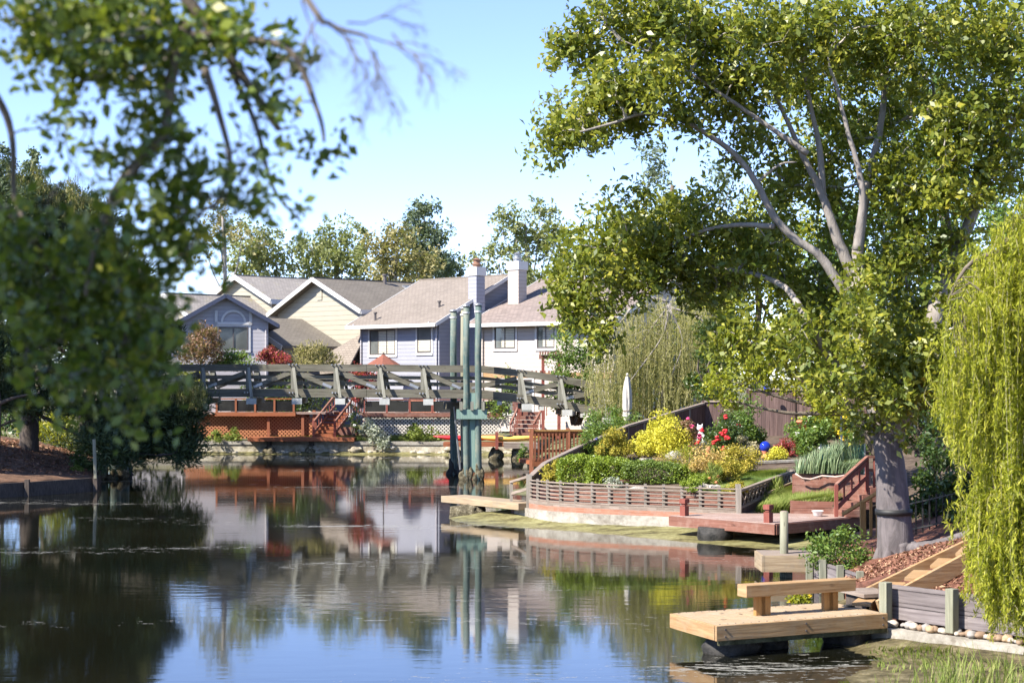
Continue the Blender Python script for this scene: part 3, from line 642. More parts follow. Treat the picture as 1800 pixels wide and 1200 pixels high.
# ------------------------------------------------------------------ houses
class House:
    def __init__(s, name, label, px, Y, th, z0=1.2):
        s.o = Vector(((px - 900) * Y / FPX, Y, 0)); c, q = math.cos(R(th)), math.sin(R(th))
        s.u = Vector((c, -q, 0)); s.b = Vector((q, c, 0)); s.z0 = z0
        s.t = thing(name, label, 'house', s.o + Vector((0, 0, z0)))
    def L(s, a, b, z): return s.o + s.u * a + s.b * b + Vector((0, 0, z))
    def gable(s, Lu, D, ze, zr, wall, roof, axis, over=.6, a0=0, b0=0, trim='white', trimh=.20, z0=None, thick=.16, rake=.5):
        z0 = s.z0 if z0 is None else z0
        if axis == 'u':
            pr = [s.L(a0, b0, z0), s.L(a0, b0 + D, z0), s.L(a0, b0 + D, ze), s.L(a0, b0 + D / 2, zr), s.L(a0, b0, ze)]; MB().prism(pr, s.u * Lu).build('wall', M[wall], s.t)
            half = D / 2; f = lambda r, h, z: s.L(a0 + r, b0 + h, z); rl = Lu
        else:
            pr = [s.L(a0, b0, z0), s.L(a0 + Lu, b0, z0), s.L(a0 + Lu, b0, ze), s.L(a0 + Lu / 2, b0, zr), s.L(a0, b0, ze)]; MB().prism(pr, s.b * D).build('wall', M[wall], s.t)
            half = Lu / 2; f = lambda r, h, z: s.L(a0 + h, b0 + r, z); rl = D
        m = (zr - ze) / half
        for sg in (0, 1):
            g = (lambda r, h, z: f(r, h, z)) if sg == 0 else (lambda r, h, z: f(r, 2 * half - h, z))
            e = [g(-rake, -over, ze - over * m + .02), g(rl + rake, -over, ze - over * m + .02), g(rl + rake, half, zr + .02), g(-rake, half, zr + .02)]
            o = MB().prism(e, (0, 0, thick)).build('roof', M[roof], s.t)
            zf = ze - over * m + .02
            MB().beam(g(-rake, -over - .03, zf + thick - trimh / 2), g(rl + rake, -over - .03, zf + thick - trimh / 2), .05, trimh).build('fascia', M[trim], o)
            for r in (-rake - .03, rl + rake + .03):
                MB().beam(g(r, -over, zf + thick - trimh / 2 + .01), g(r, half, zr + .02 + thick - trimh / 2 + .01), .05, trimh).build('rake_board', M[trim], o)
        MB().beam(f(-rake, half, zr + thick + .01), f(rl + rake, half, zr + thick + .01), .26, .07).build('ridge', M[roof], s.t)
    def window(s, face, p, z, w, h, blinds=1, trim='white', mull=1, wall_at=0, label=None):
        """face 'f': on the front wall at a=p; 'r': on the right end wall (a = wall_at) at b=p"""
        if face == 'f': X, N, c = s.u, -s.b, s.L(p, wall_at, z)
        else: X, N, c = s.b, s.u, s.L(wall_at, p, z)
        ry = math.atan2(X.y, X.x)
        def slab(cx, cz, sx, sz, out, th): return MB().box(c + X * cx + Vector((0, 0, cz)) + N * (out + th / 2), (sx, th, sz), ry)
        tm = MB(); tw = .13
        for q in (slab(0, h / 2 + tw / 2, w + 2 * tw, tw, .0, .05), slab(0, -h / 2 - tw / 2, w + 2 * tw, tw, 0, .07), slab(-w / 2 - tw / 2, 0, tw, h, 0, .048), slab(w / 2 + tw / 2, 0, tw, h, 0, .048)): tm.add(q.v, q.f)
        t = tm.build('window', M[trim], s.t, label=label); fm = MB(); fw = .07
        for q in (slab(0, h / 2 - fw / 2, w, fw, .006, .05), slab(0, -h / 2 + fw / 2, w, fw, .006, .05), slab(-w / 2 + fw / 2, 0, fw, h - 2 * fw, .006, .05), slab(w / 2 - fw / 2, 0, fw, h - 2 * fw, .006, .05)): fm.add(q.v, q.f)
        for k in range(mull):
            q = slab(-w / 2 + w * (k + 1) / (mull + 1), 0, .06, h - 2 * fw, .008, .045); fm.add(q.v, q.f)
        fm.build('frame', M['winframe'], t)
        q = slab(0, 0, w - 2 * fw, h - 2 * fw, .004, .012); q.build('pane', M['pane'], t)
        if blinds:
            bm = MB(); nb = int(h / .09)
            x0, x1 = (-w / 2 + fw + .01, w / 2 - fw - .01) if blinds == 1 else ((-w / 6, w / 2 - fw - .01) if blinds == 2 else (-w / 2 + fw + .01, w / 2 - fw - .01))
            zt = h / 2 - fw if blinds != 3 else 0
            for k in range(nb):
                zz = zt - .05 - k * .09
                if zz < -h / 2 + fw: break
                q = slab((x0 + x1) / 2, zz, x1 - x0, .072, .016, .012); bm.add(q.v, q.f)
            bm.build('blind', M['blind'], t)
        return t
    def chimney(s, a, b, w, d, z0, z1, mat, cap='white', pot='steel'):
        th = math.atan2(s.u.y, s.u.x); c = s.L(a, b, 0)
        o = MB().box((c.x, c.y, (z0 + z1) / 2), (w, d, z1 - z0), th).build('chimney', M[mat], s.t)
        MB().box((c.x, c.y, z1 - .18), (w + .12, d + .12, .5), th).build('chimney_cap', M[cap], o)
        MB().lathe((c.x, c.y, z1 + .07), [(.22, 0), (.20, .12), (.27, .14), (.27, .2), (.19, .24), (.19, .42), (.27, .44), (.06, .54)], 14).build('flue', M[pot], o)
        return o
    def vent(s, p, r=.07, h=.45): return MB().lathe(p, [(r, -.2), (r, h * .8), (r * 1.7, h * .82), (r * 1.7, h)], 10).build('roof_vent', M['winframe'], s.t)

# blue house: long eave seen obliquely, gable end in shade
h = House('blue_house', 'periwinkle blue two storey house with wide shuttered window and mauve shingle roof', 634, 103, 45)
h.gable(7.0, 10.6, 7.55, 10.2, 'blue', 'roof_a', 'u', .75)
th = math.atan2(h.u.y, h.u.x)
h.window('f', 2.05, 6.35, 2.35, 1.5, 2, mull=2); h.window('f', 5.75, 6.42, 1.2, 1.5, 3, mull=0)
h.chimney(7.5, 2.5, .68, .68, 1.2, 10.6, 'blue', pot='rustpot')
# ground floor wing with its own roof running down to the left of the tall wall
wing = [h.L(-.03, .6, 7.0), h.L(-.03, 5.8, 7.45), h.L(-7.2, 3.4, 4.6), h.L(-4.6, -1.8, 4.3), h.L(-.03, -1.0, 4.6)]
pr = MB().prism([h.L(-4.2, -.7, 1.2), h.L(-.02, -.3, 1.2), h.L(-.02, 5, 1.2), h.L(-6.6, 3.2, 1.2)], (0, 0, 3.2)); pr.build('wall', M['blue'], h.t)
r_ = MB(); a, b, c, d, e = wing; r_.prism([a, b, c, d], (0, 0, .14)); r_.build('roof', M['roof_a'], h.t)
r_ = MB(); r_.prism([a, d, e], (0, 0, .142)); r_.build('roof', M['roof_a'], h.t)
for a_, b_ in ((1.5, -.12), (5.6, 1.3)): h.vent(h.L(a_, b_, 7.75 + b_ * .42))
gl = MB()
for a_ in (.12, 6.85): gl.cyl(h.L(a_, -.08, 1.3), h.L(a_, -.08, 7.2), .05, n=8); gl.beam(h.L(a_, -.08, 7.2), h.L(a_, -.7, 7.42), .08, .08)
gl.build('downpipe', M['lav'], h.t)
# white house
h = House('blush_house', 'pale blush house with two dark framed windows and white clad chimney', 846, 98, 38)
h.gable(9.2, 12.5, 7.45, 10.0, 'pinkwhite', 'roof_b', 'u', .75)
h.window('f', 1.75, 6.5, 1.5, 1.25, 2, mull=1); h.window('f', 4.65, 6.5, 1.25, 1.25, 2, mull=1); h.window('f', 7.6, 6.5, 1.4, 1.25, 2, mull=1)
h.chimney(.6, 2.6, .78, .78, 7.6, 10.95, 'pinkwhite')
h.window('f', 2.6, 3.2, 2.2, 1.9, 0, mull=1)
MB().beam(h.L(-.03, -.04, 4.38), h.L(9.25, -.04, 4.38), .06, .3).build('belt_board', M['tan'], h.t)
MB().cyl(h.L(.15, -.08, 1.3), h.L(.15, -.08, 7.0), .05, n=8).build('downpipe', M['pinkwhite'], h.t)
# cream house, gable towards the canal
h = House('cream_house', 'cream gabled house with broad white rake boards and skylit charcoal roof', 488, 110.4, 45)
h.gable(8.7, 15, 8.35, 10.35, 'cream', 'roof_d', 'v', .35, trimh=.26, rake=.6)
MB().box(h.L(4.35, -.03, 9.5), (.5, .05, .75), math.atan2(h.u.y, h.u.x)).build('gable_vent', M['cream'], h.t)
mm = (10.35 - 8.35) / 4.35
for b_, a_ in ((6.6, 6.0), (11.5, 6.2)):
    zz = 10.37 - (a_ - 4.5) * mm + .16; q = [h.L(a_ - .55, b_ - .7, zz + .55 * mm + .05), h.L(a_ - .55, b_ + .7, zz + .55 * mm + .05), h.L(a_ + .55, b_ + .7, zz - .55 * mm + .05), h.L(a_ + .55, b_ - .7, zz - .55 * mm + .05)]
    o = MB().prism(q, (0, 0, .1)).build('skylight', M['steel'], h.t); q2 = [lerp(p, sum(q, Vector()) / 4, .14) + Vector((0, 0, .11)) for p in q]
    MB().prism(q2, (0, 0, .012)).build('pane', M['pane'], o)
for b_, a_, hh in ((5.3, 7.4, .55), (6.7, 7.6, .55), (5.0, 4.8, .6), (12.6, 5.0, .8)): h.vent(h.L(a_, b_, 10.5 - (a_ - 4.5) * mm), .11, hh)
# its lower wing
MB().prism([h.L(-1.2, -4.4, 1.2), h.L(6.4, -4.4, 1.2), h.L(6.4, -4.4, 6.2), h.L(2.6, -4.4, 7.8), h.L(-1.2, -4.4, 6.2)], h.b * 4.3).build('wall', M['cream'], h.t)
for sg in (-1, 1):
    e = [h.L(2.6 + sg * 4.3, -4.9, 6.01), h.L(2.6, -4.9, 7.83), h.L(2.6, -.05, 7.83), h.L(2.6 + sg * 4.3, -.05, 6.01)]
    o = MB().prism(e, (0, 0, .15)).build('roof', M['roof_d'], h.t)
    MB().beam(h.L(2.6 + sg * 4.3, -4.94, 6.03), h.L(2.6, -4.94, 7.85), .05, .3).build('rake_board', M['white'], o)
# lavender house
h = House('lavender_house', 'lavender house with arched panel over its window beneath a dark edged gable', 320, 97.5, -13)
h.gable(4.9, 9, 7.45, 8.85, 'lav', 'roof_e', 'v', .55, trim='navy', trimh=.22)
h.window('f', 2.9, 6.5, 1.7, 1.35, 0, mull=1)
am = MB(); cx = 2.9
for k in range(14):
    a0, a1 = math.pi * k / 14, math.pi * (k + 1) / 14
    q = [h.L(cx + math.cos(x) * r, -.05, 7.42 + math.sin(x) * r * 1.0) for x, r in ((a0, .72), (a1, .72), (a1, .6), (a0, .6))]; am.prism(q, -h.b * .05)
for a_ in (cx - .98, cx + .98): am.beam(h.L(a_, -.07, 7.3), h.L(a_, -.07, 8.1), .16, .06, h.b)
am.beam(h.L(cx - 1.05, -.07, 7.36), h.L(cx + 1.05, -.07, 7.36), .06, .16)
am.build('arch_trim', M['white'], h.t)
MB().prism([h.L(-3.4, 1.2, 1.2), h.L(0, 1.2, 1.2), h.L(0, 8.5, 1.2), h.L(-3.4, 8.5, 1.2)], (0, 0, 5.9)).build('wall', M['lav'], h.t)
o = MB().prism([h.L(-3.9, .7, 7.02), h.L(-.1, .7, 7.02), h.L(-.1, 4.8, 8.55), h.L(-3.9, 4.8, 8.55)], (0, 0, .15)).build('roof', M['roof_e'], h.t)
MB().beam(h.L(-3.9, .66, 7.08), h.L(-.55, .66, 7.08), .05, .2).build('fascia', M['navy'], o)
MB().prism([h.L(-3.9, 4.8, 8.55), h.L(-.1, 4.8, 8.55), h.L(-.1, 9, 7.0), h.L(-3.9, 9, 7.0)], (0, 0, .15)).build('roof', M['roof_e'], h.t)
h.chimney(-2.7, 3.2, .8, .8, 7.6, 9.6, 'white')
for a_ in (4.75,): MB().cyl(h.L(a_, -.08, 1.3), h.L(a_, -.08, 7.1), .05, n=8).build('downpipe', M['lav'], h.t)
# shake roofed house between them, further back
h = House('shake_roofed_house', 'house behind the lavender gable showing only mossy shake roofs with cream rake boards', 446, 121, 45)
h.gable(7.2, 9.5, 9.6, 11.2, 'cream', 'roof_c', 'v', .5, a0=-2.4, b0=-2, trimh=.32)
h.gable(6.4, 11, 8.0, 9.7, 'cream', 'roof_c', 'v', .5, a0=-1.0, b0=-8.5, trimh=.28)
# ------------------------------------------------------------------ far shore decks
def lattice(mb, p, X, Wd, H, sp, wd, th=.012, N=None):
    """diagonal laths inside a rectangle with lower corner p, along X and up"""
    p, X = Vector(p), Vector(X).normalized(); Z = Vector((0, 0, 1)); N = X.cross(Z)
    for sg in (1, -1):
        n = int((Wd + H) / sp) + 1
        for k in range(n):
            c = k * sp + .5 * sp
            if sg == 1: a0, z0, a1, z1 = max(0, c - H), min(H, c), min(c, Wd), max(0, c - Wd)
            else: a0, z0, a1, z1 = max(0, c - H), H - min(H, c), min(c, Wd), H - max(0, c - Wd)
            A, B = p + X * a0 + Z * z0 + N * th * .6 * sg, p + X * a1 + Z * z1 + N * th * .6 * sg
            if (B - A).length > .03: mb.beam(A, B, th, wd, Z)
    return mb
def rail_panel(t, x0, x1, y, zf, nposts, mat, h=.72, panels=True):
    MB().box(((x0 + x1) / 2, y - .03, zf - .12), (x1 - x0 + .2, .06, .22)).build('rim_board', M[mat], t)
    xs = [lerp(x0, x1, i / (nposts - 1)) for i in range(nposts)]
    for x in xs: MB().box((x, y, zf + h / 2), (.11, .11, h)).build('post', M[mat + '_v'], t)
    MB().beam((x0 - .1, y, zf + h + .03), (x1 + .1, y, zf + h + .03), .14, .06).build('handrail', M[mat], t)
    if panels:
        for a, b in zip(xs[:-1], xs[1:]): MB().box(((a + b) / 2, y, zf + h / 2), (b - a - .13, .02, h - .12)).build('glass_panel', M['dkglass'], t)
def Y97(px, Y=97): return (px - 900) * Y / FPX
def far_footing(px, Y, lab):
    x = (px - 900) * Y / FPX
    return x
# orange deck with lattice skirt, landing and stairs
t = thing('orange_deck', 'orange stained deck with lattice skirt, smoked glass railing and waterside landing', 'deck', (Y97(450), 97, 0.8))
rail_panel(t, Y97(383), Y97(518), 96.6, 2.3, 5, 'orange')
MB().box((Y97(440), 98.6, 2.24), (8.6, 4, .12)).build('deck_boards', M['redtop'], t)
MB().box((Y97(545), 98.9, 2.235), (2.6, 3, .12)).build('deck_boards', M['redtop'], t)
lattice(MB(), (Y97(325), 97.0, .8), (1, 0, 0), 6.9, 1.38, .21, .06).build('lattice', M['orangelat'], t)
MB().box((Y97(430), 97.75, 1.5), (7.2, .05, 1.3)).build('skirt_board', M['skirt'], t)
lattice(MB(), (Y97(535), 96.9, .95), (1, 0, 0), .62, 1.1, .21, .06).build('lattice', M['orangelat'], t)
for px in (473, 533, 553): MB().box((Y97(px), 96.8, 1.45), (.16, .16, 1.4 if px < 540 else 1.9)).build('post', M['orange_v'], t)
MB().box((Y97(538), 95.6, .82), (5.9, 2.1, .2)).build('landing', M['orange'], t)
for px in (473, 548):
    o = MB().cyl((Y97(px, 95), 95, .35), (Y97(px, 95), 95, .75), .14).build('support', M['darkstone'], t)
    MB().blob((Y97(px, 95), 95, .12), (.36, .34, .34), px, .15).build('barnacle_crust', M['barnacle'], o, True)
for k in range(7):
    MB().box((Y97(571) + .10 * k, 96.2 + .3 * k, 1.0 + .2 * k), (1.2, .34, .16)).build('stair_tread', M['orange'], t)
for px in (555, 592):
    a, b = Vector((Y97(px), 95.9, 1.75)), Vector((Y97(px) + .95, 98.2, 3.2)); MB().beam(a, b, .09, .11).build('stair_rail', M['red'], t)
    MB().beam(a - Vector((0, 0, .62)), b - Vector((0, 0, .62)), .06, .16).build('stringer', M['red'], t)
    for k in range(9): q = lerp(a, b, k / 8); MB().beam(q - Vector((0, 0, .64)), q, .05, .05).build('baluster', M['red_v'], t)
    MB().box((a.x, a.y, a.z - .4), (.13, .13, 1.0)).build('post', M['red_v'], t)
for k in range(8): MB().box((Y97(608) + .16 * k, 97.6, 2.62), (.05, .05, .74)).build('baluster', M['white'] if k < 3 else M['red_v'], t)
MB().box((Y97(612), 96.6, 1.2), (1.3, .1, .5)).build('skirt_board', M['red'], t)
# deck of the blue house
t = thing('blue_house_deck', 'red brown deck with white lattice skirt and smoked glass railing before the blue house', 'deck', (Y97(760), 97, .8))
rail_panel(t, Y97(640), Y97(880), 97.0, 2.25, 7, 'red')
MB().box((Y97(760), 98.7, 2.19), (8.4, 3.2, .12)).build('deck_boards', M['redtop'], t)
lattice(MB(), (Y97(637), 97.2, .75), (1, 0, 0), 8.2, 1.4, .21, .06).build('lattice', M['whitelat'], t)
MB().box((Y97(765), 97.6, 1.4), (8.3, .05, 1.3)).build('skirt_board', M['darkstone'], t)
for px in (640, 760, 880): MB().box((Y97(px), 97.35, 1.5), (.14, .14, 1.4)).build('post', M['red_v'], t)
def brick_bar(x, y):
    tt = thing('outdoor_bar', 'dark brick bar counter behind the smoked glass railing', 'counter', (x, y, 2.25)); o = MB().box((x, y, 2.7), (1.6, .6, .9)).build('counter_block', M['brick'], tt); MB().box((x, y, 3.18), (1.8, .75, .06)).build('counter_top', M['darkstone'], tt)
brick_bar(Y97(742), 98.4)
def table_set(px, y, lab):
    x = Y97(px, y); tt = thing('patio_table', lab, 'table', (x, y, 2.25)); MB().lathe((x, y, 2.9), [(.6, 0), (.6, .05)], 18).build('table_top', M['darkstone'], tt)
    for a in range(4): MB().cyl((x + .45 * math.cos(a * 1.57 + .7), y + .45 * math.sin(a * 1.57 + .7), 2.3), (x + .3 * math.cos(a * 1.57 + .7), y + .3 * math.sin(a * 1.57 + .7), 2.92), .03).build('leg', M['darkstone'], tt)
table_set(400, 98.3, 'dark round patio table on the orange deck'); table_set(692, 98.6, 'dark round patio table under the rust red parasol')
x, y = Y97(674, 98.6), 98.6
t = thing('patio_umbrella', 'rust red open parasol standing on the deck below the blue house window', 'umbrella', (x, y, 2.25))
MB().cyl((x, y, 2.3), (x, y, 5.5), .035).build('pole', M['winframe'], t)
cm = MB(); n = 8
for k in range(n):
    a, b = 2 * math.pi * k / n, 2 * math.pi * (k + 1) / n
    cm.prism([(x, y, 5.6), (x + .98 * math.cos(a), y + .98 * math.sin(a), 4.98), (x + .98 * math.cos(b), y + .98 * math.sin(b), 4.98)], (0, 0, .015))
cm.build('canopy', M['rcanvas'], t); MB().blob((x, y, 5.64), .07, 1, 0).build('finial', M['winframe'], t)
# low dock with the kayaks, stairs behind
Yd = 89.0
t = thing('kayak_dock', 'low wooden dock on barnacled footings carrying the two kayaks', 'dock', (Y97(865, Yd), Yd, .5))
x0, x1, x2, x3 = [Y97(p, Yd) for p in (780, 885, 886, 945)]
MB().box(((x0 + x1) / 2, Yd + .1, .78), (x1 - x0, 1.7, .2)).build('deck_boards', M['orange'], t); MB().box(((x2 + x3) / 2, Yd + .4, .70), (x3 - x2, 2.3, .24)).build('deck_boards', M['grey'], t)
MB().box((Y97(873.5, Yd), Yd - .8, 1.0), (.16, .16, .9)).build('post', M['red_v'], t)
for i, px in enumerate((800, 872, 910)): MB().blob((Y97(px, Yd), Yd - .2, .2), (.36, .36, .42), i, .15).build('footing', M['barnacle'], t, True)
def kayak(name, label, x, y, z, L, mat, rz):
    t = thing(name, label, 'kayak', (x, y, z)); mb = MB(); n, m = 22, 14; c, s_ = math.cos(rz), math.sin(rz)
    for i in range(n + 1):
        f = i / n * 2 - 1; e = max(.03, (1 - abs(f) ** 2.4)); wd, hh = .34 * e, .17 * (e ** .6); rise = .10 * f * f
        for j in range(m):
            a = 2 * math.pi * j / m; lx, ly, lz = f * L / 2, wd * math.cos(a), .19 + rise + hh * math.sin(a) * (1.0 if math.sin(a) < 0 else .8)
            mb.v.append((x + lx * c - ly * s_, y + lx * s_ + ly * c, z + lz))
    for i in range(n):
        for j in range(m):
            a, b = i * m + j, i * m + (j + 1) % m; mb.f.append((a, b, b + m, a + m))
    mb.f += [tuple(range(m - 1, -1, -1)), tuple(n * m + j for j in range(m))]
    mb.build('hull', mat, t, True); MB().lathe((x, y, z + .31), [(.30, 0), (.28, .045), (.2, .05)], 18).build('cockpit_rim', M['black'], t); return t
kayak('kayak', 'red kayak lying on the low dock behind the teal piles', Y97(822, 89.2), 89.3, .90, 3.6, M['red_kayak'], .05)
kayak('kayak', 'yellow kayak lying on the low dock beside the orange picket railing', Y97(893, 88.6), 88.6, .90, 3.4, M['yel_kayak'], -.03)
t = thing('red_stairway', 'red brown garden stairs with splayed railings above the yellow kayak', 'stairs', (Y97(925, 93), 93, .9))
for k in range(7): MB().box((Y97(920, 93) + .05 * k, 92 + .32 * k, .95 + .22 * k), (1.3, .36, .2)).build('stair_tread', M['red'], t)
for a, b in (((Y97(897, 92), 91.8, 1.75), (Y97(916, 92), 93.2, 3.0)), ((Y97(938, 92), 91.8, 1.75), (Y97(962, 92), 93.6, 3.0)), ((Y97(916, 92), 93.22, 3.0), (Y97(902, 92), 94.4, 3.3))):
    a, b = Vector(a), Vector(b); MB().beam(a, b, .09, .1).build('stair_rail', M['red'], t)
    for k in range(7): q = lerp(a, b, k / 6); MB().beam(q - Vector((0, 0, .85)), q, .05, .05).build('baluster', M['red_v'], t)
t = thing('pergola', 'red two tiered pergola beside the blush house', 'pergola', (Y97(963, 91), 91, 1.4))
for zz, e, px in ((4.35, 1.0, 965), (5.35, .62, 968)):
    x = Y97(px, 91)
    for yy in (90.4, 91.6):
        MB().box((x, yy, zz), (2 * e, .1, .2)).build('beam', M['red'], t)
    for k in range(9): MB().box((x - e * .9 + e * 1.8 * k / 8, 91, zz + .2), (.06, 1.9, .14)).build('rafter', M['red'], t)
for dx in (-.35, .5): 
    for yy in (90.4, 91.6): MB().box((Y97(966, 91) + dx, yy, 3.2), (.14, .14, 4.4)).build('post', M['red_v'], t)

# ------------------------------------------------------------------ the garden point
t = thing('picket_railing', 'orange brown picket railing of a deck behind the garden fence', 'railing', (2.1, 70, .8))
Yr = 70.0; xa, xb = (934 - 900) * Yr / FPX, (1064 - 900) * Yr / FPX
for i, x in enumerate((xa, (xa + xb) / 2, xb)): MB().box((x, Yr + .45 * i, 1.2), (.17, .17, 1.9)).build('post', M['orange_v'], t)
MB().beam((xa - .1, Yr, 2.06), (xb + .1, Yr + .9, 2.06), .2, .07).build('handrail', M['tan_dark'], t); MB().beam((xa, Yr, 1.93), (xb, Yr + .9, 1.93), .06, .2).build('rail', M['orange'], t)
MB().beam((xa, Yr, 1.22), (xb, Yr + .9, 1.22), .06, .1).build('rail', M['orange'], t); MB().beam((xa, Yr, .75), (xb, Yr + .9, .75), .2, .3).build('rim_board', M['orange'], t)
for k in range(20): q = lerp(Vector((xa + .15, Yr - .05, 1.4)), Vector((xb - .1, Yr + .85, 1.4)), k / 19); MB().box(q, (.065, .05, 1.1), .24).build('baluster', M['orange_v'], t)
MB().box((xa + 1.6, Yr + 2.0, .7), (3.6, 3.0, .16), .24).build('deck_boards', M['orange'], t)

# curved slat fence on its board, concrete footing below
fp = smooth_path(FEN, 6)
t = thing('slat_fence', 'curved low fence of silvered horizontal slats edging the flower garden', 'fence', (3, 47.8, .5))
fp2 = [(x, y) for x, y in fp]
for zz in (.68, .79, .90, 1.01, 1.12, 1.22):
    mb = MB(); off = .012 * math.sin(zz * 40)
    for a, b in zip(fp2[:-1], fp2[1:]): mb.beam((a[0], a[1] + off, zz), (b[0], b[1] + off, zz), .022, .036)
    mb.build('slat', M['grey'], t)
mb = MB()
for a, b in zip(fp2[:-1], fp2[1:]): mb.beam((a[0], a[1] - .01, .59), (b[0], b[1] - .01, .59), .05, .12)
mb.build('base_rail', M['grey'], t)
def along(path, s):
    L = 0
    for a, b in zip(path[:-1], path[1:]):
        d = math.hypot(b[0] - a[0], b[1] - a[1])
        if L + d >= s: q = (s - L) / d; return lerp(a[0], b[0], q), lerp(a[1], b[1], q)
        L += d
    return path[-1]
LF = sum(math.hypot(b[0] - a[0], b[1] - a[1]) for a, b in zip(fp[:-1], fp[1:]))
for i in range(14):
    x, y = along(fp, LF * i / 13); MB().box((x, y + .05, .88), (.075 if 0 < i < 13 else .14, .07, .8 if 0 < i < 13 else .95)).build('post', M['grey_v'], t)
t = thing('garden_edging', 'red brown boards retaining the flower garden behind the slat fence', 'wall', (3, 48, .4))
mb = MB(); path_wall(mb, [(x + .02, y + .12) for x, y in fp], .4, 1.06, .04); mb.build('boards', M['red'], t)
mb = MB(); path_wall(mb, [(x, y - .07) for x, y in fp], .40, .54, .16); mb.build('sill_board', M['rust'], t)
t = thing('concrete_footing', 'pale concrete footing curving beneath the slat fence above olive mud', 'wall', (3, 47.7, 0))
mb = MB(); path_wall(mb, [(x - .03, y - .16) for x, y in [(.1, 50.9)] + fp], -.3, .40, .4); mb.build('footing', M['concrete'], t)
# weathered boundary fence climbing away from the tip, brown board fence
t = thing('boundary_fence', 'silvered board fence with sloping cap climbing from the garden tip to the willow', 'fence', (3, 55, 1))
bp = [(.5, 50.2, 1.28), (1.0, 52, 1.62), (2.1, 54.6, 2.0), (3.9, 57.6, 2.6), (6.9, 61.5, 3.3)]
for (a, b) in zip(bp[:-1], bp[1:]):
    A, B = Vector(a), Vector(b); MB().beam(A, B, .16, .06).build('cap_rail', M['grey'], t)
    for k in range(5): q = lerp(A, B, k / 5); MB().beam((q.x, q.y, q.z - 1.0), (q.x, q.y, q.z - .03), .09, .09).build('post', M['grey_v'], t)
    MB().prism([A + Vector((.03, .03, -.05)), B + Vector((.03, .03, -.05)), B + Vector((.03, .03, -1.5)), A + Vector((.03, .03, -1.2))], (.03, .0, 0)).build('boards', M['brownfence'], t)
a, b = Vector((.5, 50.22, 1.32)), Vector((-.02, 50.9, 1.12))
MB().beam(a, b, .12, .07).build('cap_rail', M['grey'], t); MB().beam(a - Vector((0, 0, .35)), b - Vector((0, 0, .35)), .06, .08).build('rail', M['grey'], t)
MB().beam((b.x, b.y, .35), b, .09, .09).build('post', M['grey_v'], t); MB().beam((a.x, a.y, .3), a + Vector((0, 0, .06)), .16, .16).build('post', M['grey_v'], t)
MB().prism([a - Vector((0, -.03, .75)), b - Vector((0, -.03, .75)), b - Vector((0, -.03, 1.0)), a - Vector((0, -.03, 1.0))], (.02, .02, 0)).build('boards', M['brownfence'], t)
t = thing('board_fence', 'dark brown vertical board fence behind the rose bush', 'fence', (9, 60, 2))
A, B = Vector((6.9, 61.6, 2)), Vector((14.5, 58.3, 2))
for k in range(5):
    p, q = lerp(A, B, k / 5), lerp(A, B, (k + 1) / 5); zt = 3.35 if k == 0 else 3.78
    MB().prism([Vector((p.x, p.y, 1.7)), Vector((q.x, q.y, 1.7)), Vector((q.x, q.y, zt)), Vector((p.x, p.y, zt))], (.015, .04, 0)).build('boards', M['brownfence'], t)
    MB().box((p.x, p.y - .03, (1.7 + zt) / 2), (.11, .11, zt - 1.6)).build('post', M['brownfence'], t)
    MB().beam((p.x, p.y, zt + .03), (q.x, q.y, zt + .03), .13, .06).build('cap_rail', M['grey'], t)
q = P(1347, 688, 60); tag(MB().blob((q.x, q.y, 3.86), .10, 3, 0).build('glass_ball', M['cobalt'], None, True, loc=(q.x, q.y, 3.76)), 'small cobalt glass ball on top of the board fence', 'garden ball')
# lattice panel going up beside the lawn
t = thing('lattice_fence', 'short sloping lattice fence with cap rail beside the lawn', 'fence', (7, 48, .6))
A, B = Vector((6.1, 45.9, 1.18)), Vector((8.15, 49.6, 1.50)); D = B - A
MB().beam(A, B, .12, .06).build('cap_rail', M['grey'], t); MB().beam(A - Vector((0, 0, .48)), B - Vector((0, 0, .35)), .06, .09).build('rail', M['grey'], t)
X = Vector((D.x, D.y, 0)).normalized(); Ld = math.hypot(D.x, D.y); mb = MB(); n = 15
for sg in (1, -1):
    for k in range(-3, n + 3):
        s0, s1 = k * Ld / n, k * Ld / n + .46 * sg
        def pt(s, up): return A + X * s + Vector((0, 0, D.z * s / Ld - .46 + .43 * up))
        if min(s0, s1) > 0 and max(s0, s1) < Ld: mb.beam(pt(s0, 0), pt(s1, 1), .014, .05)
mb.build('lattice', M['grey'], t)
MB().prism([A - Vector((0, 0, .5)), B - Vector((0, 0, .37)), B - Vector((0, 0, .8)), A - Vector((0, 0, .78))], (.03, -.02, 0)).build('boards', M['brownfence'], t)
for q in (A, B): MB().box((q.x, q.y, q.z - .42), (.12, .12, .95)).build('post', M['grey_v'], t)
for a, b in ((P(1350, 866, 47.4), P(1398, 846, 48.4)), (P(1362, 878, 47), P(1400, 862, 47.9))): MB().beam(a, b, .04, .06).build('rail', M['plank'], t)

# tan plank dock on a barnacled footing at the tip
t = thing('plank_dock', 'narrow bleached plank jetty on a barnacled block at the garden tip', 'dock', (-.6, 52, .3))
MB().beam((-1.86, 53.6, .44), (.55, 50.35, .44), .9, .2).build('deck_boards', M['plank'], t, bevel=.01); MB().box((-1.35, 52.2, .12), (.85, .7, .36), -.5).build('footing', M['barnacle'], t); MB().blob((-1.3, 52.0, .05), (.56, .5, .34), 8, .2).build('barnacle_crust', M['barnacle'], t, True)
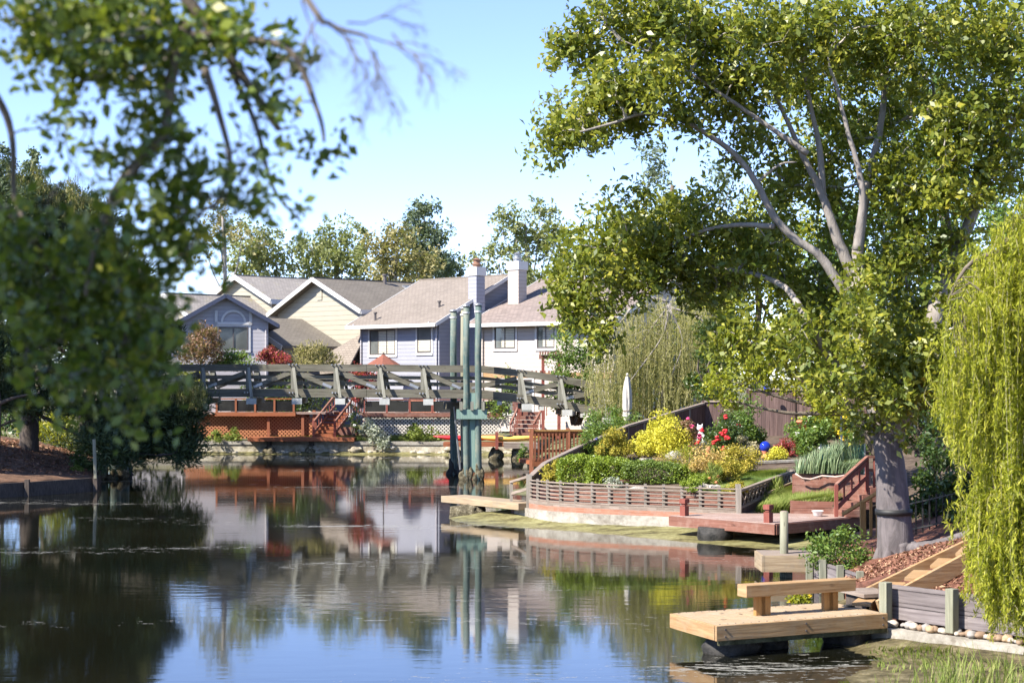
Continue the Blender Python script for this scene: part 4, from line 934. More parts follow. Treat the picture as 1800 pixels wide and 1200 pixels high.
# red brown dock
t = thing('red_dock', 'red brown dock with worn pink boards and two short newels', 'dock', (6.4, 44.6, .4))
dk = [(4.2, 45.25), (6.56, 42.6), (9.3, 45.1), (9.3, 46.0), (6.35, 45.85), (5.55, 46.0)]
MB().prism([(x, y, .50) for x, y in dk], (0, 0, .08)).build('deck_boards', M['redtop'], t)
MB().beam((4.17, 45.22, .43), (6.56, 42.56, .43), .05, .25).build('fascia', M['red'], t); MB().beam((6.585, 42.585, .43), (9.3, 45.06, .43), .05, .25).build('fascia', M['red'], t)
for q in ((4.55, 45.05), (6.45, 42.95)):
    o = MB().box((q[0], q[1], .70), (.17, .17, .28), .8).build('newel', M['red_v'], t); MB().box((q[0], q[1], .885), (.12, .12, .06), .8).build('newel_neck', M['red_v'], o); MB().box((q[0], q[1], .97), (.19, .19, .12), .8).build('newel_cap', M['red_v'], o)
q = P(1267, 945, 43.5); MB().lathe((5.25, 44.15, .0), [(.36, -.3), (.42, -.05), (.47, .14), (.44, .36)], 22).build('footing', M['darkstone'], t, True)
MB().blob((8.1, 44.6, .1), (.3, .3, .4), 6, .15).build('footing', M['darkstone'], t, True); MB().beam((5.7, 44.6, .28), (6.7, 43.6, .36), .1, .1).build('joist', M['plank'], t)
q = P(1441, 906, 44.6); t = thing('pet_bowl', 'white bowl standing on the red brown dock', 'bowl', (q.x, 44.9, .58))
MB().lathe((q.x, 44.9, .585), [(.10, 0), (.11, .01), (.15, .13), (.165, .14), (.15, .145), (.12, .1)], 20).build('bowl_shell', M['china'], t, True); MB().lathe((q.x, 44.9, .705), [(.11, 0), (.11, .004)], 16).build('contents', M['grey'], t)
# planters and their stairs
def board_box(t, c, sx, sy, sz, rz, rows):
    for k in range(rows): MB().box((c[0], c[1], c[2] + sz * (k + .5) / rows), (sx - .006 * k, sy - .006 * k, sz / rows - .008), rz).build('board', M['red'], t)
t = thing('raised_planter', 'upper red brown plank planter draped with a pale hose', 'planter', (9.0, 47.3, 1.0))
p0, p1 = P(1396, 850, 47.5), P(1535, 850, 46.8); board_box(t, ((p0.x + p1.x) / 2, 47.4, .95), p1.x - p0.x, 1.0, .60, -.3, 2)
MB().tube([P(1398, 832, 46.9), P(1410, 840, 46.9), P(1425, 842, 46.85), P(1445, 836, 46.8), P(1470, 838, 46.7), P(1490, 834, 46.6)], .025, 8).build('hose', M['rope'], t, True)
t = thing('raised_planter', 'lower red brown plank planter filled with long grass beside the dock', 'planter', (8, 45.6, .55))
p0, p1 = P(1393, 903, 45.7), P(1490, 903, 45.4); board_box(t, ((p0.x + p1.x) / 2, 46.0, .55), p1.x - p0.x, .5, .36, -.12, 2)
t = thing('red_staircase', 'red brown stairs with slanted railing leading up from the red dock', 'stairs', (9, 45.4, .6))
for k in range(4): MB().box((8.85 + .27 * k, 45.1 + .26 * k, .66 + .18 * k), (.42, .9, .17), .2).build('stair_tread', M['red'], t)
a, b = P(1470, 852, 44.7), P(1524, 803, 45.6)
MB().beam(a, b, .10, .06).build('handrail', M['red'], t); MB().beam(a - Vector((0, 0, .14)), b - Vector((0, 0, .14)), .05, .1).build('rail', M['red_v'], t); MB().beam(a - Vector((-.03, 0, .60)), b - Vector((0, 0, .52)), .05, .1).build('rail', M['red_v'], t)
for k in range(5): q = lerp(a, b, k / 4); MB().beam((q.x, q.y, q.z - (.92 if k in (0, 4) else .55)), q, .09 if k in (0, 4) else .045, .09 if k in (0, 4) else .045).build('post' if k in (0, 4) else 'baluster', M['red_v'], t)
MB().beam(b, b + Vector((.9, .2, 0)), .1, .06).build('handrail', M['red'], t); MB().beam(b + Vector((0, 0, -.35)), b + Vector((.9, .2, -.35)), .05, .08).build('rail', M['red'], t)
for k in range(1, 5): q = b + Vector((.2 * k, .045 * k, 0)); MB().beam((q.x, q.y, q.z - .9), q, .05, .05).build('baluster', M['red_v'], t)
MB().box((9.9, 46.1, 1.05), (1.0, .8, .12), .2).build('landing', M['red'], t)
t = thing('amber_railing', 'amber cedar stair railing partly behind the big tree trunk', 'railing', (8.1, 39, .5))
a, b = P(1482, 903, 39.3), P(1548, 862, 38.6)
MB().beam(a, b, .09, .07).build('handrail', M['tan_dark'], t); MB().beam(P(1500, 975, 38.9), P(1550, 938, 38.4), .05, .1).build('rail', M['tan_dark'], t)
for px, w_ in ((1517, .12), (1531, .06), (1543, .07)): q = lerp(a, b, (px - 1482) / 66); MB().beam((q.x, q.y, q.z - 1.25), q, w_, w_).build('post' if w_ > .1 else 'baluster', M['tan_dark'], t)
# round grey post and the small brown dock in front of it
t = thing('mooring_pile', 'round greenish grey post standing before the red dock', 'post', (5.75, 36.1, .2))
MB().tube([(5.77, 36.2, -.4), (5.77, 36.2, .6), (5.772, 36.2, 1.38)], [.095, .09, .088], 16).build('shaft', M['pileg'], t, True); MB().lathe((5.772, 36.2, 1.375), [(.088, 0), (.07, .02)], 16).build('weathered_end', M['grey'], t)
t = thing('brown_dock', 'small brown plank dock half hidden behind the leafy shrub', 'dock', (6, 36, .3))
MB().box((6.15, 36.35, .47), (1.75, 1.1, .05)).build('deck_boards', M['grey'], t); MB().box((6.15, 35.78, .32), (1.75, .05, .34)).build('fascia', M['plank'], t); MB().box((5.26, 36.3, .32), (.05, 1.1, .34)).build('fascia', M['plank'], t)
MB().box((5.85, 36.1, .02), (.14, .14, .5)).build('support', M['pileg'], t)
t = thing('plank_wall', 'short grey plank retaining wall behind the cedar bench', 'wall', (6.2, 33, .3))
MB().beam((6.0, 34.2, .32), (6.45, 31.2, .32), .06, .55).build('planks', M['wallwood'], t)
for q in ((5.98, 34.0), (6.1, 33.2), (6.25, 32.2), (6.42, 31.2)): MB().box((q[0] - .06, q[1], .35), (.12, .12, .66)).build('post', M['pileg'], t)

# ------------------------------------------------------------------ near dock, bench, stairs, wall
A, B, C_, D_ = Vector((3.09, 25.6, 0)), Vector((5.90, 26.95, 0)), Vector((5.32, 28.25, 0)), Vector((2.54, 26.95, 0))
A_D, B_D, C_D, D_D = A, B, C_, D_
t = thing('cedar_dock', 'tan cedar dock standing over the water on black footings', 'dock', (4.2, 26.9, .3))
bd = MB(); n = 22; rg = random.Random(3)
for k in range(n):
    s0, s1 = k / n + .0022, (k + 1) / n - .0022; e = rg.uniform(-.004, .004)
    p, q, r_, s_ = lerp(A, B, s0), lerp(A, B, s1), lerp(D_, C_, s1), lerp(D_, C_, s0)
    bd.hexa([v + Vector((0, 0, .462)) for v in (p, q, r_, s_)] + [v + Vector((0, 0, .5 + e)) for v in (p, q, r_, s_)])
bd.build('deck_boards', M['tan_deck'], t)
sc_ = MB()
for k in range(n):
    for f in (.05, .95):
        q = lerp(lerp(A, B, (k + .5) / n), lerp(D_, C_, (k + .5) / n), f); sc_.cyl((q.x, q.y, .495), (q.x, q.y, .5055), .011, n=6)
sc_.build('screw_heads', M['winframe'], t)
u = (B - A).normalized(); nrm = Vector((u.y, -u.x, 0)); v_ = (D_ - A).normalized()
zz = Vector((0, 0, .385))
MB().beam(A + zz + nrm * .03 - u * .06, B + zz + nrm * .03, .05, .23).build('fascia', M['tan'], t, bevel=.006); MB().beam(A + zz - u * .033 + v_ * .02, D_ + zz - u * .033, .05, .225).build('fascia', M['tan'], t, bevel=.006)
for f in (.0, 1.0): MB().beam(lerp(A, D_, .12 + .76 * f) + Vector((0, 0, .36)), lerp(B, C_, .12 + .76 * f) + Vector((0, 0, .36)), .1, .18).build('joist', M['bark_dark'], t)
for f, g_, sd_ in ((.16, .30, 1), (.40, .45, 2), (.86, .3, 3), (.95, .6, 4)):
    q = lerp(lerp(A, B, f), lerp(D_, C_, f), g_); MB().blob((q.x, q.y, .1), (.38, .34, .34), sd_, .2, 16, 10).build('footing', M['darkstone'], t, True)
wt = ground_mat('algae stained timber', [(.3, (.03, .03, .012)), (.6, (.09, .085, .045)), (.8, (.20, .17, .10))], 2.5, 12, .8)
MB().beam(A + Vector((0, 0, .235)) + nrm * .01, B + Vector((0, 0, .235)) + nrm * .01, .06, .07).build('wet_ledger', wt, t)
for f in (.03, .5, .97):
    q = lerp(A, B, f) + nrm * .057; bm_ = MB()
    for dz in (.33, .44): bm_.cyl((q.x, q.y, dz), (q.x + nrm.x * .012, q.y + nrm.y * .012, dz), .016, n=8)
    bm_.build('bolt_heads', M['winframe'], t)
t = thing('cedar_bench', 'backless cedar plank bench fixed on the tan dock', 'bench', (4.3, 26.7, .5))
b0, b1 = P(1304, 1052, 26.55), P(1496, 1040, 27.45)
b0.z = b1.z = .90; MB().beam(b0, b1, .26, .19).build('seat', M['tan'], t, bevel=.008)
for f in (.18, .80):
    q = lerp(b0, b1, f); d = (b1 - b0).normalized(); 
    lg = MB()
    for k in (-1, 1): lg.beam((q.x + d.x * .05 * k, q.y + d.y * .05 * k, .5), (q.x + d.x * .05 * k, q.y + d.y * .05 * k, .806), .08, .17, d)
    lg.build('leg', M['tan_dark'], t)
# stairs up the slope
t = thing('cedar_stairs', 'new cedar garden stairs climbing the mulch slope', 'stairs', (6.8, 28.6, .5))
for k, (pa, pb) in enumerate(((P(1512, 1050, 28.9), P(1740, 943, 29.8)), (P(1545, 1066, 27.5), P(1745, 961, 28.4)))):
    d = (pb - pa).normalized(); MB().beam(pa + Vector((0, 0, -.03)), pb, .07, .28).build('stringer', M['tan'], t, bevel=.006)
for k in range(6):
    f = k / 5; q = lerp(P(1524, 1056, 28.2), P(1745, 950, 29.1), f); MB().box((q.x, q.y, q.z + .02), (.30, 1.25, .05), -.35).build('stair_tread', M['tan'], t)
    MB().box((q.x + .14, q.y, q.z - .08), (.03, 1.2, .16), -.35).build('riser', M['tan_dark'], t)
t = thing('landing_block', 'grey weathered step block at the foot of the cedar stairs', 'step', (5.9, 28.6, .4))
MB().box((5.95, 28.5, .63), (.6, .8, .06), .3).build('tread', M['grey'], t); MB().box((5.97, 28.5, .42), (.5, .7, .34), .3).build('block', M['bark_dark'], t)
t = thing('timber_retaining_wall', 'purple grey plank wall with pale green posts behind the pebbles', 'wall', (6.7, 26.4, .3))
wp = [(5.98, 27.75), (7.05, 26.35), (8.7, 24.3)]
for a, b in zip(wp[:-1], wp[1:]):
    for k in range(2): MB().beam((a[0], a[1], .34 + .275 * k + .13), (b[0], b[1], .34 + .275 * k + .13), .06 + .004 * k, .268).build('plank', M['wallwood'], t)
for (x, y, h_) in ((6.02, 27.42, .66), (6.82, 26.4, .68), (7.75, 25.25, .62), (8.55, 24.2, .62)): MB().box((x - .03, y - .06, .28 + h_ / 2), (.15, .15, h_), -.9).build('post', M['pileg'], t, bevel=.008)
t = thing('concrete_kerb', 'pale concrete kerb below the pebble row at the muddy edge', 'wall', (6.6, 26, .1))
kp = [(5.55, 27.45), (6.25, 26.65), (7.3, 25.4), (8.4, 24.0)]; mb = MB(); path_wall(mb, kp, -.2, .24, .22); mb.build('kerb', M['concrete'], t)
# pebbles on the kerb
rg = random.Random(12); pm = [plain('pebble %s' % n_, c, .75, var=.2) for n_, c in (('tan', (.36, .25, .15)), ('grey', (.28, .26, .24)), ('cream', (.44, .38, .31)), ('brown', (.25, .17, .11)))]
L3 = [along([(x + .2, y + .12) for x, y in kp], .3 + .085 * i) for i in range(44)]
for i, (x, y) in enumerate(L3):
    r = rg.uniform(.045, .085); x += rg.uniform(-.05, .06); y += rg.uniform(-.05, .06)
    o = MB().blob((0, 0, 0), (r * rg.uniform(1, 1.4), r, r * .75), i, .12, 12, 8).build('pebble', pm[rg.choice((0, 1, 1, 2, 2, 3))], None, True); o.location = (x, y, .25 + r * .62); o.rotation_euler.z = rg.uniform(0, 3)
    tag(o, 'rounded pebble in the row between concrete kerb and plank wall', 'pebble', 'pebbles along the kerb')
# ------------------------------------------------------------------ garden ornaments
x, y = 4.46, 66; t = thing('closed_parasol', 'closed pale canvas parasol in front of the weeping tree', 'umbrella', (x, y, 1.2))
MB().cyl((x, y, 1.0), (x, y, 4.34), .028).build('pole', M['grey_v'], t); MB().blob((x, y, 4.36), .05, 1, 0).build('finial', M['cloth'], t)
mb = MB(); n = 24; prof = [(4.28, .05), (4.0, .11), (3.6, .16), (3.1, .17), (2.95, .135), (2.8, .17), (2.62, .12)]
for z, r in prof:
    for j in range(n): a = 2 * math.pi * j / n; k = r * (1 + .28 * math.cos(8 * a + z)); mb.v.append((x + k * math.cos(a), y + k * math.sin(a), z - (.1 * (j % 3 == 0) if z < 2.7 else 0)))
for i in range(len(prof) - 1):
    for j in range(n): a, b = i * n + j, i * n + (j + 1) % n; mb.f.append((a, a + n, b + n, b))
mb.build('canopy', M['cloth'], t, True); MB().tube([(x, y, 2.93), (x, y, 2.98)], .175, 18).build('strap', M['grey'], t)
q = on_bed(1345, 806, 56.5) + Vector((0, 0, .38)); t = thing('gazing_ball', 'large cobalt blue glass gazing ball on a terracotta stand', 'garden ball', (q.x, q.y, q.z - .38))
MB().blob((q.x, q.y, q.z), .175, 1, 0, 24, 16).build('globe', M['cobalt'], t, True); MB().lathe((q.x, q.y, q.z - .36), [(.13, 0), (.15, .04), (.07, .1), (.08, .18), (.12, .22)], 16).build('stand', M['terra'], t, True)
q = on_bed(1233, 782, 57.4); z0 = q.z; t = thing('cat_statue', 'white seated cat statue beside the rose bush', 'statue', (q.x, q.y, z0))
mb = MB(); rg = random.Random(1)
mb.tube([(q.x, q.y, z0), (q.x, q.y, z0 + .12), (q.x - .02, q.y, z0 + .28), (q.x - .03, q.y, z0 + .42), (q.x - .04, q.y, z0 + .5)], [.15, .17, .135, .09, .06], 14)
mb.blob((q.x - .05, q.y - .03, z0 + .58), (.11, .10, .10), 2, .03)
for s_ in (-1, 1): mb.tube([(q.x - .05 + .06 * s_, q.y - .03, z0 + .62), (q.x - .05 + .08 * s_, q.y - .03, z0 + .73)], [.045, .006], 6); mb.tube([(q.x + .06 * s_, q.y - .10, z0 + .36), (q.x + .06 * s_, q.y - .15, z0 + .02)], [.04, .045], 8)
mb.tube([(q.x + .1, q.y + .1, z0 + .04), (q.x + .2, q.y + .02, z0 + .05), (q.x + .2, q.y - .1, z0 + .05)], [.04, .035, .02], 8)
mb.build('statue_body', M['china'], t, True)
q = P(1409, 748, 57.2); t = thing('terracotta_pot', 'orange terracotta pot hanging on the brown board fence', 'pot', (q.x, q.y, q.z - .2))
MB().lathe((q.x, q.y, q.z - .18), [(.12, 0), (.17, .28), (.20, .29), (.20, .36), (.17, .36)], 18).build('pot_shell', M['terra'], t, True); MB().beam((q.x, q.y + .2, q.z - .05), (q.x, q.y + 1.8, q.z - .05), .03, .03).build('hanger', M['winframe'], t)
q = on_bed(1245, 818, 54) + Vector((0, 0, .12)); t = thing('clay_figure', 'small terracotta figure among the amber ground cover', 'statue', (q.x, q.y, q.z))
MB().lathe((q.x, q.y, q.z - .12), [(.12, 0), (.13, .2), (.08, .34), (.05, .40), (.075, .46), (.06, .55), (.01, .58)], 12).build('statue_body', M['terra'], t, True)
for (pa, pb, Yq, nm, lb, mt, hh) in ((1332, 1402, 52.6, 'brick_edging', 'terracotta brick edging with pale coping above the lawn', 'brick', .34), (1085, 1168, 48.9, 'garden_step', 'low terracotta board edging in front of the long clipped hedge', 'red', .16)):
    a, b = P(pa, 824 if nm == 'brick_edging' else 852, Yq), P(pb, 820 if nm == 'brick_edging' else 846, Yq + .3); t = thing(nm, lb, 'edging', (a.x, a.y, a.z))
    for k in range(4): MB().beam(lerp(a, b, k / 4 + .004), lerp(a, b, (k + 1) / 4 - .004), .2, hh).build('block', M[mt], t)
    MB().beam(a + Vector((-.1, 0, hh / 2 + .03)), b + Vector((.25, 0, hh / 2 + .03)), .3, .07).build('coping', M['concrete' if hh > .2 else 'red'], t)
a, b = P(1127, 808, 54.5), P(1210, 804, 55); t = thing('stone_step', 'pale stone slab lying between lemon shrub and clipped hedge', 'slab', a); MB().beam(a, b, .35, .1).build('slab_block', M['concrete'], t, bevel=.02)
for i, (px, py, Yq, r, lb) in enumerate(((1130, 880, 48.3, .5, 'large pale boulder showing through the middle of the slat fence'), (1236, 862, 47.6, .24, 'round pale boulder at the lawn corner beside lime ground cover'), (1256, 862, 47.4, .22, 'smaller round boulder beside the low golden cushion'),
                                          (1185, 802, 53.9, .22, 'grey brown stone at the end of the stone slab'), (1165, 893, 47.6, .3, 'grey boulder behind the slats next to the large boulder'))):
    q = P(px, py, Yq); o = MB().blob((0, 0, 0), (r * 1.3, r, r * .8), i + 9, .16, 16, 10).build('boulder', M['stone'], None, True); o.location = q; tag(o, lb, 'boulder')
for i, (pa, pb, py, Yq, lb) in enumerate(((1443, 1495, 808, 49.2, 'green netting panel behind the onion stalks'), (1494, 1520, 808, 48.6, 'narrow green netting panel with pale frame beside the tree trunk'))):
    a, b = P(pa, py, Yq), P(pb, py, Yq - .2); t = thing('netting_panel', lb, 'garden netting', (a.x, a.y, a.z - .4)); h_ = .42
    mb = MB(); X = b - a
    for k in range(20): mb.beam(a + X * (k / 19) - Vector((0, 0, h_)), a + X * (k / 19) + Vector((0, 0, h_)), .022, .012)
    for k in range(22): z = -h_ + 2 * h_ * k / 21; mb.beam(a + Vector((0, .006, z)), b + Vector((0, .006, z)), .012, .022)
    mb.build('net', M['mesh'], t)
    for q in (a, b): MB().beam(q - Vector((0, 0, h_ + .15)), q + Vector((0, 0, h_ + .04)), .04, .04).build('stake', M['block'], t)
q = P(1479, 760, 49); t = thing('garden_stake', 'tall pale stake standing above the green netting', 'stake', (q.x, q.y, 1.3)); MB().beam((q.x, q.y, 1.2), (q.x, q.y, 3.3), .05, .05).build('shaft', M['block'], t)

# ------------------------------------------------------------------ shrubs and flowers
SEED = [100]
def shrub(name, label, px, py, Y, wpx, hpx, mat, n=2600, leaf=.09, cat='shrub', lumps=14, group=None, up=.6, ratio=.5, flowers=None, stems=True, deep=1.0, stemmat='bark_mid', clip=False, axw=0., rows=None):
    """a low plant whose base shows at px, py at distance Y"""
    SEED[0] += 1; rng = np.random.default_rng(SEED[0]); rg = random.Random(SEED[0]); s = Y / FPX
    b = on_bed(px, py, Y) if 46 < Y < 62 else P(px, py, Y); s = b.y / FPX; wd, h = wpx * s / 2, hpx * s
    t = thing(name, label, cat, b, group)
    d = unit(rng.normal(size=(lumps, 3)) + np.array([0, 0, .45])); rad = rng.uniform(.4, .98, lumps)
    ctr = np.array(b) + np.stack([d[:, 0] * wd * rad, d[:, 1] * wd * deep * rad, np.abs(d[:, 2]) * h * rad * .95 + .12 * h], 1)
    if clip:
        per = n; s4 = rng.uniform(0, 8, per); q = rng.uniform(0, 1, per) ** .5; f4 = s4 % 2 - 1; sd4 = (s4 // 2).astype(int)
        X = np.choose(sd4, [f4, 1 + 0 * f4, f4, -1 + 0 * f4]); Yq = np.choose(sd4, [-1 + 0 * f4, f4, 1 + 0 * f4, f4]); nr = .6 + .4 / np.hypot(X, Yq); X = X * nr * wd; Yq = Yq * nr * wd * deep
        z = rng.uniform(0, 1, per); k = rng.random(per) < .45; q = np.where(k, q, 1); z = np.where(k, 1, z)
        shr = np.where(z > .8, 1 - .5 * ((z - .8) / .2) ** 2 * (~k), 1)
        Z = h * z * (1 - .22 * q ** 3 * k) + .05 * h * np.sin(X * 5 + 1) * z + h * .06 * np.sin(Yq * 7 + X * 3)
        C = np.array(b) + np.stack([X * q * shr, Yq * q * shr, Z], 1) + rng.normal(size=(per, 3)) * leaf * .55
        tint = rng.beta(2, 2, per)
    else:
        C, idx = clump_points(ctr, rng.uniform(.22, .52, lumps) * min(wd, h) * 1.1, n // lumps, rng, .9)
        tint = rng.beta(2, 2, len(C)) * .75 + np.repeat(rng.uniform(0, .25, lumps), n // lumps)
    C[:, 2] = np.maximum(C[:, 2], b.z + .02 + rng.random(len(C)) * .05)
    ax = unit(C - np.array(b) + np.array([0, 0, h * .3])) if axw else None
    quads('leaves', leaf_quads(C, np.full(len(C), leaf), rng, ratio, up, ax, axw), tint, M[mat], t)
    if stems:
        mb = MB()
        for k in range(min(lumps, 9)): twig(mb, b + Vector((rg.uniform(-.15, .15) * wd, rg.uniform(-.1, .1) * wd, -.03)), ctr[k], max(.008, .018 * h), rg)
        mb.build('stems', M[stemmat], t)
    if flowers:
        fm, num, fr = flowers
        for k in range(num):
            d = unit(rng.normal(size=(1, 3)) + np.array([[0, -.9, .7]]))[0]; q = np.array(b) + np.array([d[0] * wd * 1.02, d[1] * wd * deep, max(.15, d[2]) * h * .98 + .06 * h])
            mb = MB()
            for j in range(7): o_ = Vector([rg.uniform(-1, 1) * fr * .5 for _ in range(3)]); mb.blob(Vector(q) + o_, (fr * .62, fr * .62, fr * .4), j, .2, 6, 4)
            mb.build('flower', M[fm], t, True)
    return t
# in the garden, from the tip inwards
shrub('golden_shrub', 'small golden shrub at the garden tip behind the slat fence', 975, 850, 50.6, 50, 42, 'f_gold', 1500, .08)
shrub('clipped_hedge', 'lime green clipped hedge nearest the garden tip, taller and rounder', 1024, 850, 50.7, 84, 47, 'f_hedge', 14000, .068, 'hedge', clip=True, deep=.75)
shrub('clipped_hedge', 'lime green rounded hedge between the tip hedge and the long box hedge', 1070, 850, 50.2, 76, 43, 'f_hedge', 12000, .068, 'hedge', clip=True, deep=.75)
shrub('box_hedge', 'long dark green clipped box hedge below the stone slab', 1143, 849, 50.4, 104, 36, 'f_box', 15000, .062, 'hedge', clip=True, deep=.6)
shrub('golden_bush', 'loose golden bush between the lime hedges and the lemon shrub', 1082, 812, 53.6, 82, 50, 'f_gold', 3600, .085)
shrub('violet_bush', 'green bush with violet flowers beside the silvered cap rail', 1036, 812, 55, 60, 46, 'f_shrub', 2200, .08, flowers=('blueflower', 6, .06))
shrub('lemon_shrub', 'large bright lemon yellow shrub against the boundary fence', 1163, 803, 56, 104, 72, 'f_yellow', 9000, .085, lumps=26)
shrub('lemon_shrub', 'lower bright lemon shrub spilling towards the stone slab', 1140, 808, 54.8, 70, 42, 'f_yellow', 3600, .08, lumps=14)
shrub('peony_bush', 'dark bush with magenta blooms between lemon shrub and white cat', 1208, 798, 56.8, 54, 60, 'f_copper', 1800, .07, flowers=('pinkflower', 8, .09))
shrub('rose_bush', 'dark green rose bush with red blooms beside the white cat statue', 1270, 800, 57, 90, 66, 'f_dark', 5200, .085, flowers=('redflower', 13, .10), lumps=20)
shrub('rose_bush', 'small red rose bush just in front of the larger one', 1254, 806, 55.4, 36, 30, 'f_shrub', 900, .07, flowers=('redflower', 3, .08))
shrub('round_bush', 'dense rounded glossy bush against the brown board fence', 1300, 790, 59, 96, 82, 'f_shrub', 6200, .10, lumps=24)
shrub('variegated_bush', 'cream variegated bush between red roses and the cobalt ball', 1311, 802, 56, 50, 40, 'f_variegated', 2200, .075)
shrub('meadow_plants', 'loose pink and green flowering border beneath the white cat', 1185, 820, 53.4, 110, 34, 'f_amber', 1300, .05, 'flowers', up=0, axw=.5, ratio=.25)
shrub('meadow_plants', 'fine green border plants in front of the red roses', 1208, 826, 52.6, 84, 40, 'f_bright', 2200, .07, 'flowers', up=0, axw=.5, ratio=.25)
shrub('lime_cushion', 'lime green cushion plant sloping down beside the box hedge', 1208, 846, 50.6, 70, 36, 'f_hedge', 3000, .06, 'ground cover')
shrub('amber_cover', 'amber and pink ground cover mound in the middle of the garden slope', 1242, 844, 51, 88, 52, 'f_amber', 5200, .065, 'ground cover', lumps=22)
shrub('golden_cover', 'broad golden orange ground cover mound above the lawn', 1296, 832, 51.6, 88, 42, 'f_gold', 4800, .065, 'ground cover', lumps=22)
shrub('golden_cover', 'golden orange mound sloping down to the lawn', 1280, 846, 50, 60, 40, 'f_gold', 2600, .065, 'ground cover')
shrub('daylily_clump', 'spiky green clump with orange flowers beside the lawn', 1250, 852, 49.6, 44, 30, 'f_grass', 700, .28, 'flowers', up=0, axw=1.1, ratio=.08, flowers=('terra', 3, .05), stems=False)
shrub('lime_cover', 'low lime mat with yellow tips at the lawn corner', 1222, 864, 48.6, 70, 26, 'f_hedge', 2200, .06, 'ground cover')
shrub('golden_cushion', 'low golden cushion beside the round boulders at the slat fence', 1296, 866, 47.2, 50, 18, 'f_gold', 1500, .055, 'ground cover')
shrub('lemon_cushion', 'lemon yellow cushion beneath the cobalt gazing ball', 1368, 810, 54.4, 56, 24, 'f_yellow', 2000, .065, 'ground cover')
shrub('crimson_plant', 'crimson leafed plant beside the cobalt gazing ball', 1384, 802, 55.6, 50, 30, 'f_crimson', 1200, .10, up=0, axw=.6, ratio=.3)
shrub('leafy_bush', 'leafy bush with white blooms below the terracotta pot', 1425, 800, 55, 84, 66, 'f_shrub', 4200, .11, lumps=18, flowers=('whiteflower', 4, .08))
shrub('leafy_bush', 'bright leafy bush climbing the fence above the netting', 1440, 770, 56.4, 90, 92, 'f_bright', 4200, .11, lumps=18)
shrub('leafy_bush', 'dense green bush behind the narrow netting panel', 1512, 800, 52, 70, 80, 'f_shrub', 3400, .10, lumps=16)
shrub('yellow_lily', 'tall plant with big yellow flowers beside the pale stake', 1496, 800, 50.4, 46, 92, 'f_shrub', 1500, .10, 'flowers', flowers=('yelflower', 7, .11))
shrub('silver_plant', 'silver leafed tuft showing through the slat fence', 1080, 858, 49.2, 44, 18, 'f_silver', 700, .06)
shrub('agapanthus', 'clump of strappy leaves at the end of the lower planter', 1362, 878, 47.8, 60, 34, 'f_grass', 1000, .3, 'flowers', up=0, axw=1.1, ratio=.07, stems=False)
def blades(name, label, pts, L, mat, seed, cat='grass', parent=None, wid=.012, lean=.35, kind=None):
    """arched blades rising from pts (n x 3), three quads each"""
    rng = np.random.default_rng(seed); n = len(pts); L = L * rng.uniform(.5, 1.15, n)
    a = rng.uniform(0, 2 * math.pi, n); dx = np.stack([np.cos(a), np.sin(a), 0 * a], 1) * rng.uniform(.05, lean, n)[:, None]; sd_ = np.stack([-np.sin(a), np.cos(a), 0 * a], 1)
    V = []; seg = 3
    def pt(k): f = k / seg; return pts + (np.array([0, 0, 1]) * f * (1 - .25 * lean * f) + dx * f * f * 1.6) * L[:, None]
    for k in range(seg):
        w0, w1 = wid * (1 - k / seg) + .002, wid * (1 - (k + 1) / seg) + .001
        V.append(np.stack([pt(k) - sd_ * w0, pt(k) + sd_ * w0, pt(k + 1) + sd_ * w1, pt(k + 1) - sd_ * w1], 1))
    t_ = rng.beta(2, 2, n); o = quads(name, np.concatenate(V), np.tile(t_, seg), M[mat], parent, None if parent is not None else tuple(pts.mean(0)))
    if label: tag(o, label, cat, kind=kind)
    return o
def spread(A, B, C, D, n, seed, z=0):
    rng = np.random.default_rng(seed); s, q = rng.random((n, 1)), rng.random((n, 1)); A, B, C, D = [np.array(v, float) for v in (A, B, C, D)]
    return (A * (1 - s) + B * s) * (1 - q) + (D * (1 - s) + C * s) * q
blades('grass', 'short lawn grass', spread((4.95, 47.2, 1.1), (6.15, 46.6, 1.08), (8.15, 50, 1.5), (6.5, 50.6, 1.46), 7000, 1), .13, 'f_grass', 1, kind='stuff', wid=.01, lean=.5)
blades('long_grass', 'long tufted grass growing beside the sloping lattice fence', spread((6.5, 46.2, .55), (8.6, 46.3, .6), (9.2, 49, 1.05), (8.0, 48.8, 1.05), 4200, 2), .55, 'f_grass', 2, wid=.013, lean=.6, kind='stuff')
blades('planter_grass', 'long grass spilling over the lower plank planter', spread(P(1398, 890, 45.9), P(1466, 890, 45.7), P(1466, 884, 46.3), P(1398, 884, 46.3), 1100, 3), .38, 'f_grass', 3, wid=.012, lean=.9, kind='stuff')
t = thing('onion_plants', 'tall onion stalks and herbs growing in the upper plank planter', 'herbs', P(1440, 830, 47.4))
p_ = spread(P(1400, 832, 47.0), P(1470, 832, 46.8), P(1520, 830, 47.4), P(1400, 830, 47.7), 420, 4)
blades('stalks', None, p_, .95, 'f_reed', 4, parent=t, wid=.016, lean=.30); blades('leaves', None, spread(P(1400, 832, 47.0), P(1500, 832, 46.8), P(1520, 830, 47.4), P(1400, 830, 47.7), 1400, 5), .45, 'f_reed', 5, parent=t, wid=.012, lean=.8)
